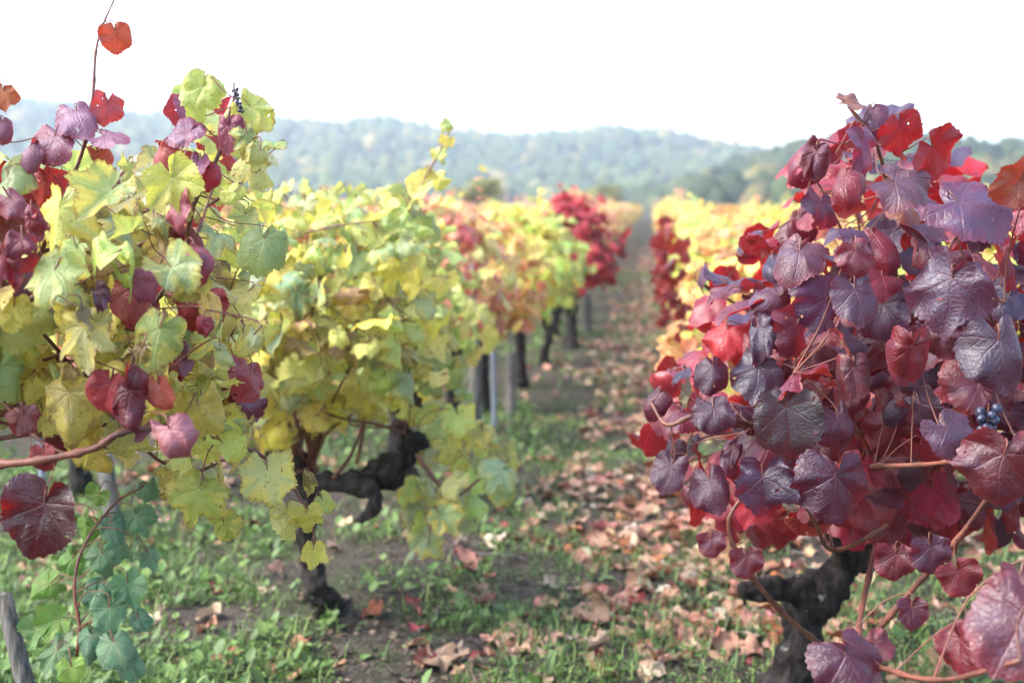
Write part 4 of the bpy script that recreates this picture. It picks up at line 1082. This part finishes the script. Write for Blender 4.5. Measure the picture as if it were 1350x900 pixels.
def weeds(n, V0, T0, size, tilt, lift, cols, seed, thr=1.0, path=1.0):
    rg = np.random.default_rng(seed)
    di = 3.0 + (rg.random(n) ** 2.2) * 24; lat = rg.uniform(-1, 1, n) * (1.6 + di * .27) - .35 - di * .03
    den, p = weed_density(lat, di); den = den * np.where(lat < -.6, 1, path); k = rg.random(n) < den * thr
    p = p[k]; m = len(p); z = gh(p[:, 0], p[:, 1]) + rg.random(m) * lift
    c = np.array(cols)[rg.integers(0, len(cols), m)] * rg.uniform(.7, 1.3, (m, 1))
    return batch(m, V0, T0, np.column_stack([p, z]), rg.uniform(0, 6.28, m), rg.uniform(*tilt, m), None, rg.uniform(*size, m) * (1 + .03 * np.hypot(p[:, 0], p[:, 1])), c)
leafV = np.array([(0, 0, 0), (.32, .35, .06), (0, .45, -.02), (-.32, .35, .06), (.22, .8, .02), (0, 1, -.08), (-.22, .8, .02)]); leafT = np.array([(0, 1, 2), (0, 2, 3), (1, 4, 2), (2, 4, 5), (2, 5, 6), (2, 6, 3)])
bladeV = np.array([(-.04, 0, 0), (.04, 0, 0), (.03, .5, -.03), (-.03, .5, -.03), (0, 1, -.18)]); bladeT = np.array([(0, 1, 2), (0, 2, 3), (3, 2, 4)])
WC = [(.09, .165, .04), (.125, .21, .055), (.16, .25, .07), (.06, .11, .03)]
parts = [weeds(200000, leafV, leafT, (.007, .020), (-.2, .9), .035, WC, 1), weeds(46000, leafV, leafT, (.022, .055), (.1, 1.1), .04, WC, 2, .6, .10), weeds(115000, bladeV, bladeT, (.03, .085), (.7, 1.5), .0, WC + [(.22, .30, .08)], 3, .8)]
n0 = 0; VV, TT, CC = [], [], []
for a, b, c in parts: VV.append(a); TT.append(b + n0); CC.append(c); n0 += len(a)
link('weeds', mesh_np('weeds', np.concatenate(VV), np.concatenate(TT), [M_weed], col=np.concatenate(CC)), kind='stuff')
print('weed tris', sum(len(t) for t in TT))

rg = np.random.default_rng(77); n = 26000
di = 3.0 + (rg.random(n) ** 1.8) * 12; la = rg.uniform(-1, 1, n) * (1.2 + di * .22) - .2
pp = RU[None, :2] * di[:, None] + RV[None, :2] * la[:, None]
DC = np.array([(.05, .04, .033), (.03, .024, .02), (.12, .085, .06), (.18, .13, .09), (.08, .06, .05)])
a, b, c = batch(n, leafV * np.array([1, 1, 2.5]), leafT, np.column_stack([pp, gh(pp[:, 0], pp[:, 1]) + rg.random(n) * .008]), rg.uniform(0, 6.28, n), rg.uniform(-.5, .6, n), None, rg.uniform(.008, .032, n), DC[rg.integers(0, 5, n)] * rg.uniform(.7, 1.3, (n, 1)))
link('soil_crumbs', mesh_np('soil_crumbs', a, b, [M_forest], col=c, smooth=False), kind='stuff')
FC = {'tan': ([(.48, .28, .18), (.40, .21, .13), (.54, .37, .25)], 'tan'), 'pink': ([(.46, .20, .16), (.40, .14, .11)], 'dusty pink'),
      'rust': ([(.28, .075, .03), (.36, .12, .04)], 'rust coloured'), 'crimson': ([(.22, .02, .035), (.28, .04, .05)], 'crimson'), 'pale': ([(.52, .42, .27), (.5, .44, .33)], 'pale straw'), 'brown': ([(.14, .075, .05), (.18, .10, .07)], 'dark brown')}
def fall_density(lat, di, p):
    a = fbm(p[:, 0] * 1.1 + 40, p[:, 1] * 1.1, 71); b = fbm(p[:, 0] * 3, p[:, 1] * 3 + 9, 72)
    band = np.exp(-((lat - .02) / .45) ** 2) * np.clip((di - 3.3) / 1.2, .25, 1)
    under = np.exp(-((lat - .75) / .5) ** 2)
    return np.clip(.10 * np.clip((lat + 1.2) * 1.6, .25, 1) + band * 1.0 + under * .55 + .25 * np.exp(-((lat + 2.6) / .7) ** 2), 0, 1) * np.clip((a * .6 + b * .6 - .37) * 3.8, .05, 1)
def fallen(n, seed, dmax, pw=1.5):
    rg = np.random.default_rng(seed); di = 2.6 + (rg.random(n) ** pw) * dmax; lat = rg.uniform(-1, 1, n) * (1.3 + di * .22) - .1
    p = RU[None, :2] * di[:, None] + RV[None, :2] * lat[:, None]
    k = rg.random(n) < fall_density(lat, di, p); return p[k], rg
def fall_tone(R):
    u = R.random()
    return 'tan' if u < .52 else 'pink' if u < .62 else 'rust' if u < .74 else 'crimson' if u < .79 else 'pale' if u < .93 else 'brown'
p, rg = fallen(42000, 4, 42, 1.5)
ordr = np.argsort(np.hypot(p[:, 0], p[:, 1])); p = p[ordr]
R = random.Random(55); cnt = 0; stuff = []
spec = [((665, 852), .10, 'pink'), ((590, 880), .11, 'brown'), ((615, 738), .10, 'crimson'), ((612, 752), .08, 'pink'), ((650, 718), .08, 'pale'), ((600, 718), .07, 'pale'), ((780, 822), .10, 'brown'), ((775, 858), .10, 'tan'), ((287, 885), .09, 'pink'), ((355, 780), .08, 'pale'), ((290, 778), .07, 'crimson'), ((555, 805), .08, 'crimson'), ((553, 825), .07, 'crimson'), ((490, 812), .08, 'rust'), ((855, 885), .07, 'pale'), ((790, 880), .08, 'crimson'), ((690, 662), .06, 'pale'), ((730, 655), .10, 'tan'), ((860, 755), .09, 'pale'), ((825, 780), .09, 'tan'), ((450, 725), .08, 'tan')]
hits = []
for (qx, qy), s, tn in spec:
    dv = at(qx, qy, 1.0) - CAMP; hits.append((CAMP + dv * (H / -dv[2]), s * 1.3, tn))
allp = [(h[0][0], h[0][1], h[1], h[2]) for h in hits] + [(a, b, None, None) for a, b in p]
for a, b, s, tn in allp:
    if s is None: s = R.uniform(.04, .095)
    tn = tn or fall_tone(R); c = jit(R.choice(FC[tn][0]), .14, R)
    N = np.array([R.gauss(0, .38), R.gauss(0, .38), 1.0 if R.random() < .6 else -1.0]); T = np.array([R.gauss(0, 1), R.gauss(0, 1), 0])
    z = float(gh(a, b)) + s * .16
    PP = np.array([a, b, z])
    dep = (PP - CAMP) @ FWD; sx = 675 + F * a / dep; sy = 450 - F * ((PP - CAMP) @ UPV) / dep
    inview = -20 < sx < 1370 and sy < 915 and not (sx < 330 and sy < 600) and not (sx > 1000 and sy < 700)
    M = leaf_matrix(PP, N, T, s)
    if cnt < 300 and inview:
        o = link('fallen_leaf', leaf_mesh('dry', R.randrange(10), 'dry')); o.matrix_world = Matrix(M.tolist()); o.color = (*c, 1)
        lt = a * RV[0] + b * RV[1]; dl = a * RU[0] + b * RU[1]
        wh = 'under the purple leaved vine' if lt > .35 and dl < 5.2 else 'under the yellow green vine with black arms' if lt < -.75 and dl < 5.5 else 'on the path beside the two nearest stumps' if dl < 5.0 else 'on the path further along the rows'
        o['label'] = '%s fallen vine leaf lying %s' % (FC[tn][1], wh); o['category'] = 'leaf'; o['group'] = '%s leaves fallen %s' % (FC[tn][1], wh)
        cnt += 1
    else: stuff.append((('dry', R.randrange(6)), M, c, R.random()))
link('leaf_litter', merge_leaves('leaf_litter', stuff, LOW, 'dry'), kind='stuff')
print('fallen', cnt, len(stuff))

R = random.Random(12)
for i in range(46):
    di = R.uniform(3.2, 7.5); la = R.choice([R.gauss(-.75, .3), R.gauss(.1, .5), R.gauss(.8, .3)]); p = row(la, di); L = R.uniform(.12, .42); a = R.uniform(0, 3.14)
    P = []
    for t in np.linspace(-.5, .5, 5):
        q = p + np.array([math.cos(a), math.sin(a), 0]) * t * L + np.array([R.uniform(-.015, .015), R.uniform(-.015, .015), 0]); q[2] = float(gh(q[0], q[1])) + R.uniform(.004, .016); P.append(q)
    mb = MB(); mb.tube(spline(P, 4), np.linspace(.0055, .0025, 17), 6)
    o = link('fallen_twig', mb.mesh('fallen_twig', [M_wood if R.random() < .7 else M_cane], origin=p)); o.location = tuple(p)
    o['label'] = 'thin pruned vine twig lying on the soil'; o['category'] = 'twig'; o['group'] = 'pruned twigs on the ground'

# ------------------------------------------------------------------ haze
g = NT('haze_air')
vol = g.n('VolumePrincipled'); vol.inputs['Density'].default_value = 0.0006
vol.inputs['Color'].default_value = (0.80, 0.90, 1.0, 1); vol.inputs['Anisotropy'].default_value = 0.25
g.t.links.new(vol.outputs[0], g.out.inputs['Volume'])
x0, x1, y0, y1, z0, z1 = -1200, 1200, -80, 1200, -3, 112
Vb = [(a, b, c) for a in (x0, x1) for b in (y0, y1) for c in (z0, z1)]
Tb = [(0, 1, 3), (0, 3, 2), (4, 6, 7), (4, 7, 5), (0, 4, 5), (0, 5, 1), (2, 3, 7), (2, 7, 6), (0, 2, 6), (0, 6, 4), (1, 5, 7), (1, 7, 3)]
link('haze', mesh_np('haze', Vb, Tb, [g.mat], smooth=False), kind='stuff')
